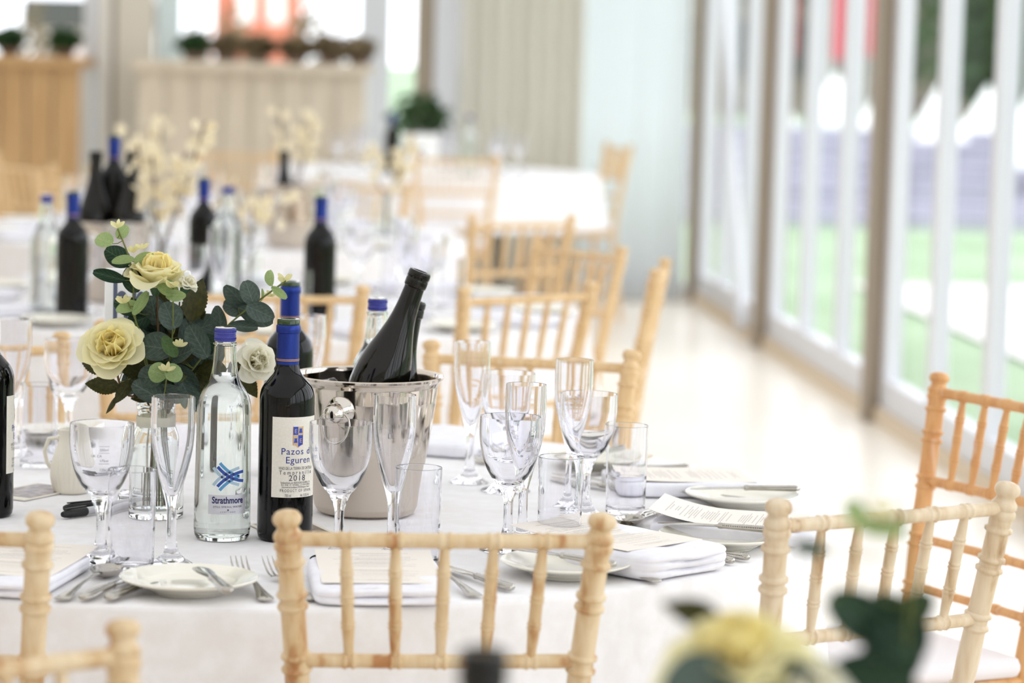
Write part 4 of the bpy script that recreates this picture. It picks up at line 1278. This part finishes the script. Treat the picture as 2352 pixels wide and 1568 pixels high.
def bouquet(base, leaves, buds, roses, label, seed, stems, scale=1.):
    rd = random.Random(seed)
    e = empty('flower_bouquet', base, 0, label, 'flowers', 'cream rose bouquets')
    sp = []
    for pts, r, ma in stems:
        P3 = [Vector(p) / 1000 for p in pts]
        c = []
        for i in range(len(P3) - 1):
            p0, p1, p2, p3 = P3[max(0, i - 1)], P3[i], P3[i + 1], P3[min(len(P3) - 1, i + 2)]
            for j in range(5):
                t = j / 5
                c.append(.5 * (2 * p1 + (p2 - p0) * t + (2 * p0 - 5 * p1 + 4 * p2 - p3) * t * t + (3 * p1 - p0 - 3 * p2 + p3) * t ** 3))
        c.append(P3[-1])
        o = link('sprig_stem', tube(c, r / 1000, 6), ma, e)
        sp.append((o, c))
    for kd, x, y, z, L, w, a in leaves:
        p = Vector((x, y, z)) / 1000
        near = min(sp, key=lambda s: min((q - p).length for q in s[1]))
        b = place_leaf(near[0], kd, x / 1000, y / 1000, z / 1000, L / 1000, w / 1000, a, rd)
        q = min(near[1], key=lambda q: (q - b).length)
        if (q - b).length > .004:
            link('leaf_stalk', tube([b, b.lerp(q, .5) + Vector((0, 0, -.002)), q], .0007, 5), m_stem, near[0])
    for x, y, z, s in buds:
        p = Vector((x, y, z)) / 1000
        near = min(sp, key=lambda s_: min((q - p).length for q in s_[1]))
        bud(near[0], *p, s * .85 / 1000, rd)
    for loc, ax, size, outer, nm in roses:
        rose(e, Vector(loc) / 1000, ax, size / 1000, nm, outer, seed + int(size))
    return e
STEMS = [([(5, 0, 15), (-2, 0, 150), (-30, -5, 270), (-38, -2, 350), (-58, -4, 404)], 1.2, m_stem),
         ([(-8, 4, 15), (-5, 4, 150), (-20, -18, 250), (-40, -26, 305)], 1.0, m_stem),
         ([(10, -4, 15), (8, -6, 150), (50, 0, 210), (100, 0, 275), (178, -8, 338)], 1.3, m_stem),
         ([(0, 8, 15), (0, 10, 150), (20, -10, 240), (24, -34, 328)], 1.1, m_stem),
         ([(-4, -8, 15), (2, -10, 150), (15, -40, 180), (20, -58, 212)], 1.0, m_stem),
         ([(-10, 0, 15), (-8, 0, 150), (-45, -10, 175), (-55, -30, 215)], 1.6, m_twig),
         ([(12, 6, 15), (6, 8, 150), (0, 12, 230), (-3, 5, 322)], 1.6, m_twig),
         ([(2, -6, 15), (8, 2, 150), (70, 15, 190), (128, 5, 222)], 1.2, m_twig),
         ([(4, 10, 15), (5, 25, 150), (20, 40, 230), (25, 40, 300)], 1.2, m_twig)]
ROSES = [((-54, -30, 230), (-.12, -.80, .58), 94, 0, 'rose'), ((-4, -5, 322), (.06, -.15, .98), 92, 0, 'rose'), ((134, -8, 222), (.45, -.80, .25), 62, 1, 'white_blossom'), ((40, -20, 326), (.5, -.3, .8), 30, 1, 'white_blossom')]
bouquet(VB, LV, BUDS, ROSES, 'bouquet of cream roses and eucalyptus in the glass vase', 11, STEMS)

# foreground bouquet, bottle
FB = Vector((.245, 2.02, TZ))
v2 = copy_tree(vs); v2.location = FB; tag(v2, 'glass vase under the foreground flowers, below the frame')
fl2 = [('E', -113, -60, 264, 56, 44, 20), ('R', -116, 20, 296, 42, 22, 160), ('D', 1, 0, 299, 58, 34, -30), ('D', 20, 10, 289, 55, 45, -60), ('D', 19, 5, 277, 50, 44, 240), ('D', 7, -10, 259, 60, 40, 0), ('D', 30, 10, 304, 40, 26, 40), ('Y', -8, 0, 372, 22, 15, 120), ('Y', 8, 5, 363, 40, 14, -8), ('E', -31, 60, 336, 26, 12, -10), ('D', -63, -30, 254, 60, 40, 30), ('E', -90, 0, 245, 60, 46, 90), ('D', -37, 10, 245, 60, 46, 60), ('R', 13, 20, 245, 60, 40, 10)]
ST2 = [([(0, 0, 15), (0, 0, 150), (10, 0, 200), (-20, -5, 260)], 1.6, m_twig), ([(5, 0, 15), (5, 0, 150), (30, 0, 250), (25, 2, 390)], 1.1, m_stem), ([(-5, 0, 15), (-5, 0, 150), (-80, -10, 240), (-110, -10, 275)], 1.2, m_stem), ([(0, 5, 15), (0, 5, 150), (30, 5, 260), (40, 5, 330)], 1.2, m_stem)]
bouquet(FB, fl2, [(10, 0, 372, 14), (-28, -10, 262, 12)], [((-84, -10, 250), (-.1, -.42, .90), 104, 0, 'rose'), ((-35, -30, 245), (.3, -.6, .7), 52, 1, 'white_blossom')], 'blurred foreground bouquet with a yellow rose', 23, ST2)
burgundy((-.0185, 1.895, TZ), (.02, 0, 1), 'dark bottle mouth blurred at the bottom edge')['group'] = 'dark bottles on the nearest table'

# ------------------------------------------------------------------ things on the blurred tables
GB = 'glasses on the blurred tables'
wine_bottle(-.454, 7.01, R2(190), 'blurred wine bottle standing alone behind the tilted bottle', group='blurred wine bottles')
wine_bottle(-1.02, 6.92, R2(150), 'blurred wine bottle left of the bouquet on the second table', group='blurred wine bottles')
water_bottle(-1.09, 6.98, 0, 'blurred water bottle beside the left blurred wine bottle', lab=False, group='blurred water bottles')
water_bottle(-.725, 7.56, 0, 'blurred water bottle above the bouquet on the second table', lab=False, group='blurred water bottles')
wine_bottle(-.80, 7.70, R2(150), 'blurred wine bottle half hidden by the second table water bottle', group='blurred wine bottles')
def bucket2(x, y, label):
    b = copy_tree(bk); b.location = (x, y, TZ); tag(b, label, group='blurred ice buckets'); return b
bucket2(-1.0, 7.43, 'blurred ice bucket on the second table left of the blossoms')
for (x, y, ax, lb) in ((-1.045, 7.425, (.02, 0, 1), 'blurred dark bottle upright in the second table bucket'), (-.962, 7.415, (.05, 0, 1), 'blurred dark bottle leaning in the second table bucket')):
    b = burgundy((x, y, TZ + .075), ax, lb); b['group'] = 'blurred dark bottles in buckets'
wine_bottle(-1.002, 7.478, 0, 'blurred blue-topped bottle in the second table bucket', TZ + .11, False, 'blurred wine bottles')
bucket2(-.70, 9.40, 'faint ice bucket on the third table')
b = burgundy((-.72, 9.40, TZ + .0085), (-.03, 0, 1), 'faint dark bottle rising from the third table bucket'); b['group'] = 'blurred dark bottles in buckets'

def blossoms(x, y, h, label, seed, n=26, spread=.10):
    rd = random.Random(seed)
    e = empty('blossom_stems', (x, y, TZ), 0, label, 'flowers', 'vases of cream blossom')
    link('vase', lathe([(0, .002), (.028, 0), (.03, .004), (.03, .09), (.02, .11), (.016, .15), (.018, .16), (.0165, .16), (.0145, .15), (.0185, .11), (.0285, .09), (.0285, .008), (0, .008)], 24, 35), m_wglass, e)
    for k in range(4):
        tx, ty = rd.uniform(-spread, spread), rd.uniform(-spread * .6, spread * .6)
        hh = h * rd.uniform(.75, 1)
        pts = [Vector((0, 0, .01)), Vector((tx * .1, ty * .1, .16)), Vector((tx * .5, ty * .5, hh * .6)), Vector((tx, ty, hh))]
        st_ = link('sprig_stem', tube(pts, .0022, 6), m_twig, e)
        for j in range(n // 4):
            t = rd.uniform(.45, 1)
            p = pts[2].lerp(pts[3], (t - .45) / .55) + Vector((rd.uniform(-.028, .028), rd.uniform(-.02, .02), rd.uniform(-.015, .015)))
            V, F = [], []
            ax = Vector((rd.uniform(-1, 1), rd.uniform(-1.5, 0), rd.uniform(0, 1))).normalized(); a = ax.orthogonal().normalized(); c = ax.cross(a)
            for q in range(5):
                d = a * math.cos(q * 1.257) + c * math.sin(q * 1.257); s_ = ax.cross(d)
                i = len(V); r = .015
                V += [Vector((0, 0, 0)), d * r * .7 + s_ * r * .5 + ax * r * .25, d * r * 1.15 + ax * r * .4, d * r * .7 - s_ * r * .5 + ax * r * .25]
                F.append((i, i + 1, i + 2, i + 3))
            o = link('blossom', mk(V, F, 0), m_blossom, st_); o.location = p
    return e
blossoms(-.86, 7.30, .47, 'blurred vase of cream blossom above the rose bouquet', 3, 80, .12)
blossoms(-.74, 10.0, .50, 'faint vase of cream blossom on the third table', 4, 48, .10)
blossoms(-.42, 9.75, .40, 'faint vase of cream blossom beside the third table bucket', 6, 48, .12)
blossoms(-.70, 7.95, .30, 'low blurred vase of cream blossom behind the second table water bottle', 7, 32, .12)
blossoms(-1.18, 9.8, .42, 'faint vase of cream blossom behind the second table bucket', 5, 36, .09)
OCC = [(o.location.x, o.location.y) for o in COL.objects if o.parent is None and o.name.split('.')[0] in ('wine_bottle', 'water_bottle', 'blossom_stems')]
HR = 'twelve one two three four five six seven eight nine ten eleven'.split()
rd = random.Random(12)
for ci, (T, k0) in enumerate(((T2, 'second'), (T3, 'third'), (T4, 'far'))):
    n = (9, 9, 6)[ci]
    for k in range(n):
        a = 2 * math.pi * k / n + .3
        for j, (kd, dr, da) in enumerate((('wine_glass', .46, 0), ('champagne_flute', .40, .13), ('tumbler', .50, -.16))):
            if ci == 2 and j == 2: continue
            x, y = T[0] + dr * math.cos(a + da), T[1] + dr * math.sin(a + da)
            if abs((x / y)) > .185 and x < 0: continue
            if any(math.hypot(x - ox, y - oy) < .085 for ox, oy in OCC) or math.hypot(x + 1.0, y - 7.43) < .16 or math.hypot(x + .7, y - 9.40) < .16: continue
            glass(kd, x, y, "blurred %s at the %s o'clock place of the %s table" % (kd.replace('_', ' '), HR[round((90 - math.degrees(a)) / 30) % 12], k0), group='%s set on the %s table' % (kd.replace('_', ' '), k0))
        x, y = T[0] + .70 * math.cos(a), T[1] + .70 * math.sin(a)
        f = (T[0] - x, T[1] - y)
        if ci < 2 and abs(x / y) < .185 and math.hypot(x + .7, y - 9.4) > .2:
            nk = napkin(x, y, f, "blurred napkin at the %s o'clock place of the %s table" % (HR[round((90 - math.degrees(a)) / 30) % 12], k0), .02); nk['group'] = 'napkins on the %s table' % k0
            pl = plate(T[0] + .72 * math.cos(a - .34), T[1] + .72 * math.sin(a - .34), "blurred side plate at the %s o'clock place of the %s table" % (HR[round((90 - math.degrees(a)) / 30) % 12], k0)); pl['group'] = 'side plates on the %s table' % k0
# far table: dark flower pot, number card, bottle
m_terra = mat('brown_pot', (120, 96, 84), .8)
def planter(x, y, z, w, h, rx, rz, ma, label, seed, group):
    e = empty('potted_plant', (x, y, z), 0, label, 'plant', group)
    link('pot', lathe([(0, 0), (w * .36, 0), (w * .5, h), (w * .46, h), (w * .33, .01), (0, .01)], 24, 35), m_terra, e)
    link('foliage', foliage_mesh(260, rx, rx * .8, rz, .035, seed), ma, e).location = (0, 0, h * .8)
    return e
planter(-.47, 14.55, TZ, .14, .20, .16, .12, m_hedge, 'dark green potted plant on the far table', 2, 'potted plants')
ns = empty('number_card', (-.46, 14.30, TZ), 0, 'white number card standing on the far table', 'sign')
link('card', rbox(.17, .006, .20, .0028, 3), m_roofw, ns); o = link('numeral', NUM_TXT, m_ink, ns); o.rotation_euler = (R2(90), 0, 0); o.location = (0, -.0036, .06)
water_bottle(-.23, 14.5, 0, 'faint water bottle beside the number card on the far table', lab=False, group='blurred water bottles')
wine_bottle(-.60, 14.45, 0, 'faint wine bottle beside the dark potted plant', lab=False, group='blurred wine bottles')

# bar counter along the end wall
m_oak = noise_color(mat('oak_boards', rough=.5), (196, 160, 112), (176, 138, 92), (30, 30, 3), .35, .65)
m_pale = noise_color(mat('pale_ash_boards', rough=.5), (216, 204, 184), (204, 190, 168), (30, 30, 3), .35, .65)
for x0, x1, ma, lb in ((-3.4, -2.28, m_oak, 'oak boarded bar counter at the left end of the room'), (-1.98, -.80, m_pale, 'pale boarded bar counter at the end of the room')):
    e = empty('bar_counter', ((x0 + x1) / 2, 15.66, 0), 0, lb, 'bar')
    w = (x1 - x0) / 2
    link('worktop', box(-w - .03, w + .03, -.05, .36, 1.20, 1.25), ma, e)
    link('carcass', box(-w, w, .03, .34, 0, 1.20), m_cream, e)
    n = 8
    for k in range(n):
        a = -w + 2 * w * k / n
        link('board', box(a + .004, a + 2 * w / n - .004, 0, .03, .02, 1.20), ma, e)
for i, (x, ma, lb) in enumerate(((-2.675, m_hedge, 'dark green plant on the oak bar at the photo edge'), (-2.384, m_hedge, 'dark green plant on the oak bar beside the wide post'), (-1.704, m_hedge, 'green plant on the pale bar beside the wide post'),
        (-1.536, m_hedge2, 'dried brown plant on the pale bar, leftmost of the brown ones'), (-1.365, m_hedge2, 'dried brown plant on the pale bar below the brick building'), (-1.17, m_hedge2, 'dried brown plant on the pale bar right of the brick building'), (-0.998, m_hedge2, 'dried brown plant on the pale bar between the brick building and white post'), (-0.838, m_hedge2, 'dried brown plant on the pale bar beside the white post'))):
    y = 15.80
    planter(x, y, 1.25, .12, .04, .092, .055, ma, lb, 20 + i, 'potted plants on the bar')
